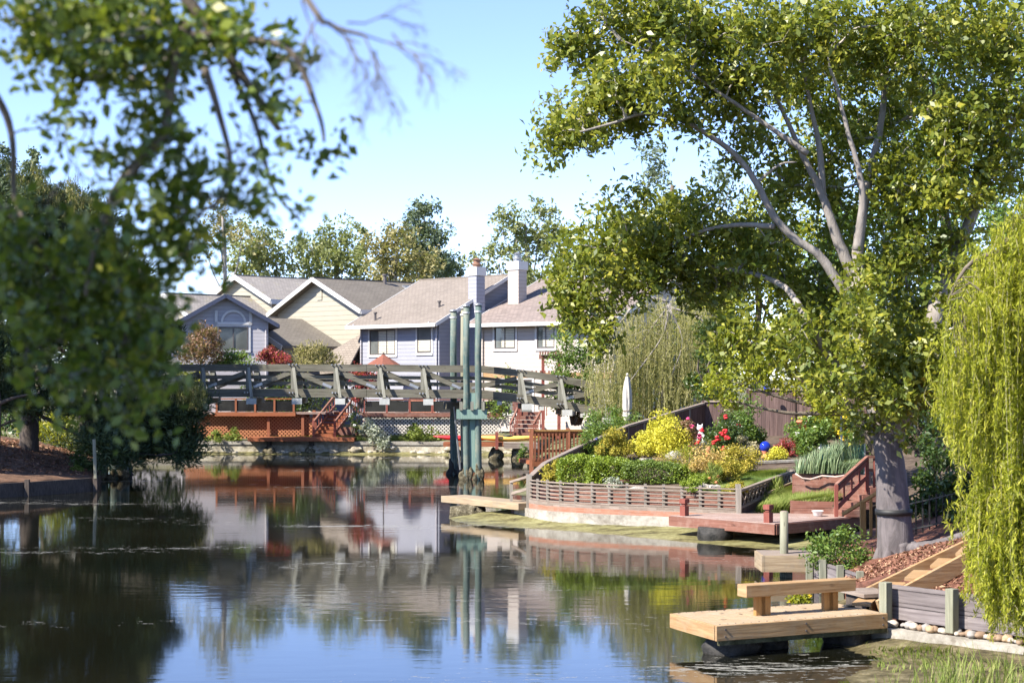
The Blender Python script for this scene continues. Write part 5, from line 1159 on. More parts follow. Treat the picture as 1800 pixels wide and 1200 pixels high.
# grasses in the nearest mud, far bank
blades('near_grass', 'tall blurred grass at the very edge of the nearest mud', np.concatenate([spread((4.0, 20.6, .0), (5.6, 20.6, .03), (5.6, 21.6, .05), (4.2, 21.6, .0), 130, 6), spread((5.2, 20.3, .0), (6.6, 20.3, .1), (6.6, 22.2, .1), (5.2, 22.2, .05), 230, 7)]), .72, 'f_grass', 6, wid=.012, lean=.35, kind='stuff')
blades('mud_weeds', 'short weeds on the mud below the concrete kerb', spread((5.2, 24.2, .02), (7.4, 23.6, .08), (6.4, 26.0, .1), (5.5, 26.6, .05), 420, 8), .16, 'f_grass', 8, wid=.01, lean=.9, kind='stuff')
blades('shore_weeds', 'weeds along the mud under the curved slat fence', spread((.6, 49.7, .14), (4.8, 46.8, .14), (5.3, 46.5, .2), (.9, 49.5, .25), 800, 9), .16, 'f_grass', 9, wid=.01, lean=.8, kind='stuff')
blades('bank_grass', 'dry grass along the far stone embankment', np.concatenate([spread((-13.8, 95.6, .66), (-4.5, 95.0, .66), (-3, 96.4, .8), (-13.8, 96.8, .8), 4200, 10)]), .38, 'f_grass', 10, wid=.016, lean=.8, kind='stuff')
# far bank planting
shrub('silver_bush', 'silver grey bush hanging over the far embankment before the white lattice', 660, 790, 94.6, 50, 44, 'f_silver', 2200, .13)
shrub('silver_bush', 'smaller silver grey bush higher up beside the deck stairs', 645, 772, 95.6, 30, 40, 'f_silver', 1000, .13)
shrub('weed_clump', 'olive weed clump on the embankment beneath the white lattice', 735, 776, 95.5, 70, 30, 'f_grass', 1500, .16)
shrub('weed_clump', 'olive weed clump below the orange lattice near the dark pines', 400, 777, 95.8, 70, 22, 'f_grass', 1100, .16)
shrub('climbing_rose', 'thin climbing rose on the orange deck stairs', 622, 768, 96.4, 26, 70, 'f_shrub', 500, .12, flowers=('whiteflower', 4, .09))
shrub('copper_shrub', 'copper brown leafed shrub before the lavender house window', 352, 650, 92, 94, 86, 'f_copper', 4200, .15, lumps=26)
shrub('copper_shrub', 'copper leafed shrub tip rising towards the arched panel', 350, 625, 93, 34, 60, 'f_copper', 1100, .15)
shrub('crimson_maple', 'crimson maple before the cream lower wing', 482, 645, 93, 62, 38, 'f_crimson', 2400, .14)
shrub('crimson_maple', 'crimson maple behind the bridge beside the rust red parasol', 636, 716, 94.4, 60, 92, 'f_crimson', 3600, .14, lumps=22)
shrub('far_bush', 'bright green bush above the bridge rail below the lavender house', 415, 652, 92.5, 76, 34, 'f_shrub', 2600, .15)
shrub('far_bush', 'green bush seen through the bridge rails at the pine', 330, 690, 91, 90, 44, 'f_bright', 2000, .16)
shrub('juniper', 'feathery olive juniper standing before the shingled wing roof', 552, 652, 94, 92, 46, 'f_farbrown', 3000, .2, up=0, axw=.6, ratio=.25, lumps=18)
shrub('far_hedge', 'dark green hedge seen between the bridge rails', 470, 725, 98.6, 250, 60, 'f_dark', 4200, .2, lumps=26, deep=.3)
shrub('far_hedge', 'green hedge seen through the ramp rails beside the blush house', 905, 735, 97, 120, 90, 'f_shrub', 3800, .18, lumps=20, deep=.4)
shrub('shore_plant', 'small plant among stones by the orange picket railing', 921, 812, 80, 26, 36, 'f_shrub', 500, .1)
# near shrub before the trunk
shrub('leafy_shrub', 'leafy shrub with reddish bare stems before the big tree trunk', 1478, 1008, 33.6, 118, 86, 'f_shrub', 2400, .085, lumps=26, stemmat='bark_mid')
shrub('dock_weed', 'bright weed behind the cedar bench', 1408, 1062, 30.5, 40, 26, 'f_bright', 500, .07, flowers=('yelflower', 4, .04))
for k, (px, py) in enumerate(((1397, 962), (1401, 1010), (1412, 985))):
    pass
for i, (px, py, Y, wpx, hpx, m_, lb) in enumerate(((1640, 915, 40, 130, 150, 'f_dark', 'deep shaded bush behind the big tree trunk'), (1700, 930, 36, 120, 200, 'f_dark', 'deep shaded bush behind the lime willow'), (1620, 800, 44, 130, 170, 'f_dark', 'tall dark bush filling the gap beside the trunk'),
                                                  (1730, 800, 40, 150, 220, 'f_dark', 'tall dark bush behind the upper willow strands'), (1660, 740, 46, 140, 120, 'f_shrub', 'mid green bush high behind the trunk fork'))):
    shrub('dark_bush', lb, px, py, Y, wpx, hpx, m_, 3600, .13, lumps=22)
t = thing('wire_fence', 'dark slender picket fence in the shade behind the trunk', 'fence', P(1640, 940, 36.5))
for k in range(12): q = P(1598 + 12 * k, 948 - 2.5 * k, 36.4 - .1 * k); MB().beam(q - Vector((0, 0, .2)), q + Vector((0, 0, .85)), .03, .03).build('picket', M['black'], t)
for dz in (.2, .75): MB().beam(P(1595, 948, 36.4) + Vector((0, 0, dz)), P(1735, 918, 35.2) + Vector((0, 0, dz)), .03, .03).build('rail', M['black'], t)

rng = np.random.default_rng(91)           # loose chips and fallen leaves
c_ = np.concatenate([spread((6.3, 32.6, .45), (9.5, 32.4, 1.5), (10, 29, 2.0), (6.2, 30.4, .57), 2600, 92), spread((6.35, 27.7, .73), (9.6, 24.6, .9), (10, 26.6, 1.7), (6.2, 28.9, .62), 1400, 93)])
dg_ = bpy.context.evaluated_depsgraph_get(); sl_ = bpy.data.objects['mulch_slope']; bv = BVHTree.FromPolygons([v.co.copy() for v in sl_.data.vertices], [tuple(p.vertices) for p in sl_.data.polygons])
def drop(c, bv, lift=.015): return np.array([[x, y, (bv.ray_cast(Vector((x, y, 9)), Vector((0, 0, -1)))[0] or Vector((0, 0, z))).z + lift] for x, y, z in c])
M['f_chip'] = foliage('bark chips', [(.07, .03, .02), (.20, .09, .06), (.34, .18, .12), (.50, .34, .2)], .05, .8, .2)
tag(quads('mulch_chips', leaf_quads(drop(c_, bv), np.full(len(c_), .085), rng, .4, 1.6), rng.beta(2, 2, len(c_)), M['f_chip'], None, (7, 30, 1)), 'scattered bark chips and fallen leaves on the mulch slope', 'bark chips', kind='stuff')
pb = bpy.data.objects['pine_bank']; bv2 = BVHTree.FromPolygons([v.co.copy() for v in pb.data.vertices], [tuple(p.vertices) for p in pb.data.polygons])
c_ = spread((-25, 58.5, .7), (-16, 64.5, .5), (-19, 74, 1.2), (-29, 68, 2), 5000, 94)
tag(quads('pine_litter', leaf_quads(drop(c_, bv2), np.full(len(c_), .16), rng, .25, 1.6), rng.beta(2, 2, len(c_)), M['f_chip'], None, (-20, 65, 1)), 'fallen pine litter on the shaded bank', 'pine litter', kind='stuff')
for i, (f, g_, r_) in enumerate(((.12, .35, .3), (.22, .75, 1.2), (.30, .62, 2.2), (.42, .8, .4), (.55, .5, 1.9), (.72, .72, 2.8))):
    q = lerp(lerp(A_D, B_D, f), lerp(D_D, C_D, f), g_) + Vector((0, 0, .506))
    o = MB().add([Vector((-.06, 0, 0)), Vector((0, .028, .008)), Vector((.07, 0, .02)), Vector((0, -.028, .008))], [(0, 1, 2, 3)]).build('fallen_leaf', M['plank'], None); o.location = q; o.rotation_euler.z = r_
    tag(o, 'dry curled leaf lying on the tan cedar dock', 'leaf', 'dry leaves on the cedar dock')
# ------------------------------------------------------------------ trees
def crown_tree(name, label, trunk, limbs, E, Y, dy, mat, leaf, per, rad, seed, bk, r0, group=None, k=1., tw=.02, cat='tree', up=.5, ratio=.5, axw=0., flat=.85, sub=None, base_r=None, twmat=None, droop=0., spray_=True, limbmat=None):
    """trunk: points; limbs: lists of (points, r0, r1); E: crown ellipsoids (px, py, rx, ry, clumps)"""
    rng = np.random.default_rng(seed); rg = random.Random(seed); b = Vector(trunk[0]); t = thing(name, label, cat, b, group)
    mb = MB(); pts = limb(mb, trunk, r0, r0 * .6 if limbs else r0 * .2, rg, 14, 5, .05); mb.build('trunk', M[bk], t, True); sk = list(pts[3:])
    for L, a, c in limbs:
        mb = MB(); sk += limb(mb, L, a, c, rg, 9, 5, .05)[2:]; mb.build('limb', M[limbmat or bk], t, True)
    ctr = ellipse_clumps(E, Y, dy, rng, k); ska = np.array([tuple(p) for p in sk])
    mb = MB()
    dirs = branch_net(mb, ska, ctr, rg, tw * .45, tw * 2.2)
    mb.build('sprays', M[twmat or bk], t)
    rr = rng.uniform(.6, 1.35, len(ctr)) * rad
    C, idx = spray_points(ctr, dirs, rr, per, rng) if spray_ else clump_points(ctr, rr, per, rng, flat)
    base = rng.uniform(0, .3, len(ctr)); tint = rng.beta(2, 2.2, len(C)) * .7 + base[idx]
    ax = unit(C - ctr[idx] + np.array([0, 0, droop])) if axw else None
    quads('crown', leaf_quads(C, np.full(len(C), leaf), rng, ratio, up, ax, axw), tint, M[mat], t)
    return t
def PL(pts, Y): return [P(p[0], p[1], Y + (p[2] if len(p) > 2 else 0)) for p in pts]

# the big pale barked tree
Y0 = 33.2
tr = PL([(1577, 992), (1573, 930), (1568, 850), (1560, 790), (1555, 745)], Y0)
LM = [(PL([(1556, 770), (1535, 700), (1518, 610), (1510, 520), (1508, 430, .3), (1526, 320, .6), (1548, 220, 1), (1560, 120, 1.2)], Y0), .23, .045),
      (PL([(1566, 775), (1598, 710), (1628, 620), (1655, 510, .6), (1700, 400, 1), (1738, 300, 1.2), (1762, 190, 1.5), (1790, 90, 1.6)], Y0), .25, .05),
      (PL([(1540, 715), (1492, 665), (1448, 615), (1418, 560, -.3), (1380, 505, .4), (1320, 480, 1.2), (1262, 470, 1.8), (1200, 450, 2.4)], Y0), .125, .025),
      (PL([(1514, 560), (1476, 500), (1440, 450), (1405, 425), (1360, 380), (1330, 322), (1290, 270), (1230, 228, -.3), (1185, 208, -.5), (1130, 200, -.6), (1080, 216, -.8), (1020, 232, -.9)], Y0 - .3), .11, .02),
      (PL([(1510, 500), (1480, 440), (1458, 380), (1440, 330), (1412, 275), (1385, 215), (1350, 140)], Y0 + .2), .13, .03),
      (PL([(1446, 345), (1440, 260), (1426, 190), (1410, 110)], Y0 + .3), .085, .025), (PL([(1506, 440), (1516, 370), (1512, 310), (1490, 230), (1470, 150)], Y0 - .4), .10, .03),
      (PL([(1560, 745), (1600, 640), (1668, 480), (1662, 360), (1648, 250), (1640, 150)], Y0 + 1.2), .10, .03), (PL([(1690, 420), (1730, 330), (1760, 270), (1800, 190)], Y0 + .6), .10, .03),
      (PL([(1360, 398, 0), (1300, 395, .8), (1240, 405, 1.6), (1180, 430, 2.6), (1120, 450, 3.2)], Y0 - .3), .06, .02), (PL([(1420, 270), (1340, 215), (1260, 160), (1180, 110), (1090, 70)], Y0 - .6), .06, .015), (PL([(1330, 322), (1370, 290), (1400, 285)], Y0 - .3), .035, .015),
      (PL([(1620, 640), (1660, 640), (1720, 600), (1790, 560)], Y0), .09, .03)]
E = [(1100, 40, 95, 40, 24), (1030, 75, 50, 28, 9), (1000, 82, 22, 12, 3), (1190, 60, 85, 60, 24), (1130, 158, 85, 34, 18), (1065, 178, 55, 24, 9), (1085, 205, 70, 26, 12), (1000, 222, 40, 30, 9), (975, 255, 20, 26, 5), (1030, 232, 40, 20, 5), (1260, 150, 60, 48, 14), (1330, 80, 110, 75, 34), (1480, 50, 150, 70, 44), (1650, 60, 140, 80, 42), (1765, 110, 70, 110, 28),
     (1545, 160, 120, 65, 26, 35), (1690, 215, 90, 75, 26), (1420, 130, 60, 50, 11, 35.3), (1420, 215, 38, 30, 5, 35.8), (1605, 320, 70, 70, 18), (1700, 320, 50, 60, 11), (1100, 345, 35, 24, 3), (1085, 440, 95, 58, 34, 36.4), (1200, 430, 90, 70, 32, 36), (1015, 480, 45, 40, 12, 36.8), (1000, 525, 30, 34, 7, 36.8), (1120, 485, 70, 32, 14, 36.6), (1245, 490, 80, 38, 16, 36),
     (1060, 545, 35, 40, 8, 36.6), (1055, 590, 18, 26, 4, 36.6), (1330, 430, 75, 65, 20, 34.8), (1430, 520, 80, 65, 20, 35.4), (1545, 470, 70, 70, 16, 35.6), (1480, 610, 80, 50, 16, 34.6), (1600, 570, 75, 75, 18, 34.6), (1625, 670, 50, 50, 10), (1400, 600, 60, 45, 12), (1545, 665, 50, 40, 8), (1300, 590, 50, 50, 10), (1160, 365, 40, 18, 3, 35.5), (1230, 360, 40, 24, 4, 35), (1300, 275, 30, 22, 3), (1370, 335, 38, 44, 5, 35), (1760, 290, 40, 60, 8), (1545, 735, 55, 24, 5), (1600, 420, 60, 50, 10), (1480, 400, 60, 40, 7, 36), (1690, 440, 50, 60, 9), (1560, 250, 60, 50, 9, 36), (1450, 330, 40, 40, 4, 35), (1490, 260, 30, 30, 5, 35), (1330, 245, 40, 30, 4, 35), (1400, 275, 40, 50, 7, 35.5), (1455, 300, 36, 50, 8, 35.8), (1290, 190, 50, 30, 6, 33.5), (1190, 215, 50, 18, 5, 33), (1560, 330, 50, 50, 8, 35.6), (1500, 560, 50, 60, 8, 32), (1560, 600, 60, 60, 11, 32), (1480, 660, 50, 40, 7, 32.2), (1600, 680, 50, 40, 8, 32.3), (1540, 705, 50, 22, 6, 32.3), (1530, 500, 40, 50, 6, 32.2), (1640, 620, 50, 50, 8, 32.2), (1700, 520, 40, 60, 8, 32.6)]
t = crown_tree('broadleaf_tree', 'huge pale barked tree with black strap round its trunk leaning over the garden', tr, LM, E, Y0, 3.0, 'f_ficus', .15, 58, .44, 11, 'bark_shaded', .39, twmat='twig', tw=.017, up=.45, k=1.75, limbmat='bark_pale')
rg = random.Random(5); q0 = P(1577, 1005, Y0)
for a in range(7):
    an = a * .9 + .3; mb = MB(); limb(mb, [q0 + Vector((math.cos(an) * .22, math.sin(an) * .22, .55)), q0 + Vector((math.cos(an) * .40, math.sin(an) * .40, .15)), q0 + Vector((math.cos(an) * .72, math.sin(an) * .72, -.12))], .16, .06, rg, 8); mb.build('root', M['bark_shaded'], t, True)
mb = MB(); limb(mb, [P(1600, 965, 32.9), P(1640, 958, 32.5), P(1690, 942, 32.2), P(1740, 925, 32)], .12, .06, rg, 8); mb.build('root', M['bark_shaded'], t, True)
q = P(1571, 899, Y0); MB().tube([q - Vector((0, 0, .055)), q + Vector((0, 0, .055))], .36, 24).build('strap', M['black'], t, True)

# lime willow close by
def willow(name, label, tops, mat, seed, trunk, limbs, bk, nleaf, leaf, L0, ratio=.16, sw=.006, group=None, spread_=.3, stemmat='twig', r0=.25):
    rng = np.random.default_rng(seed); rg = random.Random(seed); t = thing(name, label, 'tree', Vector(trunk[0]), group)
    mb = MB(); sk = limb(mb, trunk, r0, r0 * .5, rg, 12, 5); mb.build('trunk', M[bk], t, True)
    for L, a, c in limbs: mb = MB(); sk += limb(mb, L, a, c, rg, 8, 5); mb.build('limb', M[bk], t, True)
    V, T, SV, ST = [], [], [], []; mbt = MB(); ska = np.array([tuple(p) for p in sk])
    for (c, L, n) in tops:                # c: where the strands leave the bough, L: hang, n strands
        c = np.array(c); j = int(np.argmin(np.linalg.norm(ska - c, axis=1) + .5 * np.maximum(0, c[2] - ska[:, 2]))); twig(mbt, ska[j], c, .009, rg, .5)
        for s in range(n):
            o = c + rng.normal(size=3) * np.array([spread_, spread_, spread_ * .35]); out = unit(rng.normal(size=(1, 3)) * np.array([1, 1, 0]))[0] * rng.uniform(.05, .35)
            hang = L * rng.uniform(.55, 1.05); m = max(6, int(nleaf * hang)); f = np.sort(rng.random(m)) ** .9
            sway = rng.normal(size=2) * .05; path = lambda q: o + np.outer(np.minimum(q * 3, 1) ** .6, out) + np.stack([sway[0] * np.sin(q * 5), sway[1] * np.sin(q * 4), .12 * np.sin(np.minimum(q * 3, 1) * 3.1) - q * hang], 1)
            p = path(f); ax = np.tile([0, 0, -1.], (m, 1)) + rng.normal(size=(m, 3)) * .38
            V.append(leaf_quads(p + rng.normal(size=(m, 3)) * leaf * .28, np.full(m, leaf), rng, ratio, 0, unit(ax), 1.1, .05)); T.append(rng.beta(2, 2, m) * .7 + rng.uniform(0, .3))
            g_ = np.linspace(0, 1, 9); pp = path(g_); sd_ = np.array([sw, 0, 0]); SV.append(np.stack([pp[:-1] - sd_, pp[:-1] + sd_, pp[1:] + sd_, pp[1:] - sd_], 1)); ST.append(np.full(8, rng.random()))
    quads('strands', np.concatenate(SV), np.concatenate(ST), M['f_weep'], t); quads('crown', np.concatenate(V), np.concatenate(T), M[mat], t); mbt.build('sprays', M[stemmat], t); return t
rng = np.random.default_rng(77); tops = []
def hangs(outline, n, Yc, dy, rng, ns=5):
    """strands: outline gives (px, top py, bottom py)"""
    o = []; xs = [p[0] for p in outline]
    for i in range(n):
        px = rng.uniform(xs[0], xs[-1]); tp = np.interp(px, xs, [p[1] for p in outline]); bt = np.interp(px, xs, [p[2] for p in outline]); Y = Yc + rng.uniform(-dy, dy)
        f = rng.random() ** 1.6; py = tp + (bt - tp) * .72 * f; L = min((bt - py), rng.uniform(.35, 1) * (bt - tp)) * Y / FPX
        o.append((P(px, py, Y), max(L, .35), ns))
    return o
tops = hangs([(1690, 660, 800), (1702, 560, 815), (1722, 490, 790), (1748, 450, 840), (1785, 380, 1090), (1815, 350, 1130), (1880, 320, 1080), (1990, 360, 1000)], 120, 23.6, 1.0, rng, 9) + hangs([(1728, 850, 960), (1742, 830, 1040), (1770, 815, 1125), (1790, 810, 1090), (1815, 860, 1130)], 34, 23.0, .45, rng, 9)
willow('willow_tree', 'lime green willow with long hanging strands in front of the mulch slope', tops, 'f_willow', 21, [(8.9, 23.9, .9), (8.9, 23.9, 2.4), (8.7, 23.8, 4.2), (8.4, 23.7, 5.6)],
       [(PL([(1965, 460), (1900, 390), (1840, 360), (1790, 390), (1755, 450)], 23.7), .10, .02), (PL([(1980, 560), (1900, 470), (1800, 440), (1710, 460), (1665, 530)], 23.5), .09, .015), (PL([(2000, 500), (1960, 400), (1930, 330)], 24), .10, .03), (PL([(1985, 760), (1900, 790), (1810, 800), (1740, 830)], 23.2), .06, .015), (PL([(2000, 600), (2060, 450), (2120, 420)], 24), .09, .03)], 'bark_mid', 100, .105, 1, ratio=.17, spread_=.13, stemmat='bark_mid')
# olive weeping tree behind the parasol
rng = np.random.default_rng(78)
tops = hangs([(1046, 640, 740), (1070, 590, 745), (1100, 550, 745), (1140, 515, 750), (1180, 510, 745), (1230, 540, 735), (1275, 600, 715)], 170, 69, 2.2, rng)
willow('weeping_tree', 'olive weeping tree with silvery boughs behind the closed parasol', tops, 'f_weep', 22, [(6.3, 70, 1.0), (6.2, 70, 3), (6.3, 69.8, 5.2), (6.4, 69.8, 7.2)],
       [(PL([(1175, 540), (1150, 570), (1120, 610), (1085, 620), (1050, 650)], 68.6), .06, .02), (PL([(1175, 545), (1165, 590), (1130, 640), (1100, 680)], 67.4), .05, .015), (PL([(1175, 530), (1130, 525), (1095, 560), (1070, 600)], 69), .06, .02), (PL([(1178, 540), (1230, 560), (1262, 600), (1240, 680), (1215, 715)], 68), .06, .02), (PL([(1178, 545), (1200, 600), (1180, 660)], 67), .05, .015)], 'bark_pale', 22, .12, 1, .2, .009, spread_=.35, r0=.3)
shrub('green_tree', 'rounded mid green tree at the end of the bridge ramp', 1012, 745, 75, 96, 190, 'f_shrub', 9000, .13, 'tree', lumps=44, stemmat='bark_mid')
shrub('ivy_bush', 'green bush growing behind the weeping strands', 1150, 745, 71.5, 150, 190, 'f_shrub', 7000, .14, lumps=40)
shrub('ivy_bush', 'low green bush between picket railing and closed parasol', 1075, 772, 66, 110, 50, 'f_shrub', 3400, .11, lumps=20)
shrub('ivy_bush', 'dark bush in the shade right behind the boundary fence top', 1250, 720, 66.5, 90, 170, 'f_dark', 4200, .13, lumps=26)
# trees behind the garden fence
def simple_tree(name, label, px, py0, Y, E, mat, leaf, per, rad, seed, bk='bark_mid', r=.2, dy=2.5, up=.4, ratio=.55, axw=0., group=None, k=1.):
    top = min(e[1] - e[3] * .5 for e in E); cx = sum(e[0] for e in E) / len(E); b = P(px, py0, Y); rg = random.Random(seed)
    tr = [b, lerp(b, P(lerp(px, cx, .4), lerp(py0, top, .5), Y), .6), P(lerp(px, cx, .6), lerp(py0, top, .6), Y), P(cx, lerp(py0, top, .9), Y)]
    LM = [([lerp(tr[1], tr[2], rg.random()), P(lerp(px, e[0], .6), lerp(py0, e[1], .75), Y), P(e[0], e[1], Y)], r * .45, r * .1) for e in E]
    return crown_tree(name, label, tr, LM, E, Y, dy, mat, leaf, per, rad, seed, bk, r, group, k, .02, up=up, ratio=ratio, axw=axw)
simple_tree('yellow_green_tree', 'yellow green leafed small tree above the brown board fence', 1548, 800, 47.5, [(1350, 640, 75, 40, 26), (1290, 672, 40, 24, 8), (1440, 660, 80, 46, 24), (1400, 600, 60, 40, 12), (1270, 700, 26, 18, 3), (1460, 710, 50, 26, 8)], 'f_bright', .12, 90, .42, 31)
simple_tree('backdrop_tree', 'tall yellow green tree filling the gap behind the garden', 1330, 760, 78, [(1300, 470, 110, 90, 40), (1380, 400, 90, 90, 30), (1250, 560, 90, 70, 24), (1420, 520, 80, 90, 26), (1330, 600, 80, 60, 18)], 'f_bright', .22, 90, .85, 32, dy=4, k=1.3)
simple_tree('backdrop_tree', 'grey green feathery tree peeping above the leaning crown', 1160, 740, 104, [(1130, 300, 55, 40, 12), (1170, 380, 60, 60, 18), (1120, 440, 60, 60, 16), (1200, 470, 70, 70, 18), (1290, 320, 60, 50, 12)], 'f_fardark', .26, 60, .8, 33, dy=4)
simple_tree('backdrop_tree', 'broad deep green tree behind the big trunk and willow', 1650, 800, 56, [(1560, 400, 90, 110, 34), (1660, 520, 100, 110, 40), (1740, 430, 110, 130, 44), (1580, 600, 80, 90, 26), (1680, 640, 90, 80, 26), (1800, 600, 80, 120, 26), (1500, 560, 60, 80, 16), (1490, 400, 50, 70, 14), (1470, 480, 60, 60, 14)], 'f_shrub', .19, 80, .7, 34, dy=4)
simple_tree('backdrop_tree', 'mid green tree showing behind the topmost branches', 1700, 800, 62, [(1560, 150, 120, 110, 30), (1700, 150, 110, 120, 34), (1640, 300, 100, 90, 26), (1790, 260, 90, 120, 26), (1460, 250, 60, 70, 9)], 'f_shrub', .2, 80, .75, 35, dy=4, k=1.2)
# trees behind the far houses
G_ = 'trees rising behind the far houses'
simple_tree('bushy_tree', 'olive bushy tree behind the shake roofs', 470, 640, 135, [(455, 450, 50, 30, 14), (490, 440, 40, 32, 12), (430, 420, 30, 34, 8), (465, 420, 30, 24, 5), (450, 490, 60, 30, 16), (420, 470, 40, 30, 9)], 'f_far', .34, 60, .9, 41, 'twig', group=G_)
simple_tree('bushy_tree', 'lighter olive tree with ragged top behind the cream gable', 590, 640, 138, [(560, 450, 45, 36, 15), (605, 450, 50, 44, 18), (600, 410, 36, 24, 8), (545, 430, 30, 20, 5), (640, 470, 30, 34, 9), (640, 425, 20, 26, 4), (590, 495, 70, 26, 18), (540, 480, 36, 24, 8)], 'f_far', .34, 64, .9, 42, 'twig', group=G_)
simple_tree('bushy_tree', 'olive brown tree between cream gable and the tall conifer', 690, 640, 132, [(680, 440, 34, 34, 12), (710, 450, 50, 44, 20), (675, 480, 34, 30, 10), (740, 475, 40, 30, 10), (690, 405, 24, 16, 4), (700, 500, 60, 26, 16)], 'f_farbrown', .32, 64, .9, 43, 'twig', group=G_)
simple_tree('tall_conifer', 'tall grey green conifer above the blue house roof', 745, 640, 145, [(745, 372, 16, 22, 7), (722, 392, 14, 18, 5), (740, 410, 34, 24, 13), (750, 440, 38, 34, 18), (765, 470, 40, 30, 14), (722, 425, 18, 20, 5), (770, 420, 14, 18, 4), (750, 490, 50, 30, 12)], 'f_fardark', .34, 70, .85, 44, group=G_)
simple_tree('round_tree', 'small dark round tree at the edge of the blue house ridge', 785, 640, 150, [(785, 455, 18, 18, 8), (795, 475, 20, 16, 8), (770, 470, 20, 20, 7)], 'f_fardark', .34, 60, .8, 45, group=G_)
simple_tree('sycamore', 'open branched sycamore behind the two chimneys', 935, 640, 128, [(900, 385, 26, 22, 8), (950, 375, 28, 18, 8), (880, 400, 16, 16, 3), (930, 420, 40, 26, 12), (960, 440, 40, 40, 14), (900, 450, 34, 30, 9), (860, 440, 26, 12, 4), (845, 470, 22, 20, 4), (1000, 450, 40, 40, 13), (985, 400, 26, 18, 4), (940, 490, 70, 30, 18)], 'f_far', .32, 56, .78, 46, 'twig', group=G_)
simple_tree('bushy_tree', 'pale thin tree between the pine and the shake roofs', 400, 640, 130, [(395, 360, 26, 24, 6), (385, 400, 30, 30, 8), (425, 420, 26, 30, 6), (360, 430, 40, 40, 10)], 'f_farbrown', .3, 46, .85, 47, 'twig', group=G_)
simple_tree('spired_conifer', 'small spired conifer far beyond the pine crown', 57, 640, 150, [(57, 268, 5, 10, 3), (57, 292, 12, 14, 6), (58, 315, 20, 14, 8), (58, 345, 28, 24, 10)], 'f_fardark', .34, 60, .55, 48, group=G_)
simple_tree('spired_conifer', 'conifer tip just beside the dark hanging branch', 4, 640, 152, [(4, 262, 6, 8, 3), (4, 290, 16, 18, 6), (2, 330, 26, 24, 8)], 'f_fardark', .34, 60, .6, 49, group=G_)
# dark pines on the left bank
def pine(name, label, trunk, limbs, E, Y, dy, seed, r0, tips=None, per=250, k=1.5):
    t = crown_tree(name, label, trunk, limbs, E, Y, dy, 'f_pine', .26, per, .70, seed, 'bark_dark', r0, 'dark pines on the shaded bank', k, .03, up=.2, ratio=.2, axw=.8, flat=.8, droop=.25, spray_=False)
    if tips:
        rng = np.random.default_rng(seed + 500); c = ellipse_clumps(tips, Y - 1.0, 1.3, rng); c, _ = clump_points(c, .35, 5, rng); V, T = [], []
        m = 22; C = np.repeat(c, m, 0) + np.stack([rng.normal(size=len(c) * m) * .06, rng.normal(size=len(c) * m) * .06, rng.uniform(-.2, .25, len(c) * m)], 1)
        quads('candles', leaf_quads(C, np.full(len(C), .19), rng, .12, 0, np.tile([0, 0, 1.], (len(C), 1)), .75), rng.random(len(C)), M['f_pinetip'], t)
    return t
pine('pine_tree', 'great dark pine leaning from the bank over the water', PL([(50, 800), (51, 782), (52, 735), (48, 680), (40, 600), (50, 500), (60, 400)], 68), [(PL([(48, 700), (110, 690), (180, 700), (250, 740)], 67), .12, .03), (PL([(46, 660), (130, 640), (230, 620), (310, 650)], 67.5), .13, .03), (PL([(48, 715), (80, 735), (130, 760), (200, 790), (280, 800)], 66.5), .09, .02), (PL([(42, 610), (110, 560), (200, 520), (270, 540)], 68), .12, .03), (PL([(50, 520), (100, 450), (160, 400)], 68), .1, .02), (PL([(46, 690), (0, 660), (-50, 650)], 68), .1, .03), (PL([(50, 745), (20, 740), (-20, 760)], 67), .08, .03)],
     [(45, 345, 55, 40, 16), (100, 365, 50, 40, 16), (150, 395, 45, 40, 14), (70, 430, 70, 55, 22), (150, 460, 70, 50, 22), (215, 470, 45, 45, 14), (240, 540, 45, 50, 16), (170, 560, 70, 60, 22), (80, 540, 70, 60, 20), (250, 610, 50, 45, 16), (285, 590, 24, 30, 7), (262, 640, 30, 28, 8), (180, 650, 70, 40, 14), (295, 722, 50, 30, 16), (335, 712, 26, 18, 7), (260, 730, 60, 40, 18), (290, 765, 56, 28, 16), (240, 780, 50, 24, 10), (320, 790, 30, 14, 5), (200, 740, 50, 30, 9), (30, 620, 60, 50, 12), (110, 650, 40, 30, 6), (0, 470, 60, 80, 18), (175, 715, 40, 22, 5), (200, 790, 34, 18, 6, 65.5), (190, 760, 40, 20, 6, 66), (20, 700, 50, 24, 6, 66), (90, 705, 50, 22, 6, 66)], 67.5, 2.8, 51, .42,
     [(45, 325, 60, 24, 20), (110, 350, 55, 28, 20), (160, 385, 40, 30, 14), (80, 385, 60, 40, 16), (320, 688, 44, 16, 26), (350, 700, 22, 12, 10), (215, 445, 40, 24, 8), (250, 520, 34, 30, 6), (190, 440, 30, 20, 6)])
pine('pine_tree', 'second dark pine at the edge of the frame behind the hanging leaves', PL([(-20, 800), (-15, 700), (-30, 560), (-60, 400)], 62.5), [(PL([(-18, 720), (20, 700), (70, 690)], 62), .1, .03), (PL([(-20, 640), (-90, 600), (-150, 560)], 62.5), .14, .04), (PL([(-26, 580), (20, 520), (60, 480)], 62.5), .12, .03)],
     [(-40, 380, 100, 70, 26), (-120, 450, 100, 90, 30), (-20, 500, 80, 80, 24), (-150, 590, 100, 80, 24), (-30, 600, 70, 60, 16), (-100, 300, 90, 60, 20), (-10, 690, 30, 30, 4), (-340, 420, 160, 120, 34), (-300, 580, 130, 100, 30), (-430, 300, 140, 100, 26), (-230, 300, 100, 80, 18)], 62.5, 3.2, 52, .4)  # farthest left clumps, out of view, are added to shade the bank
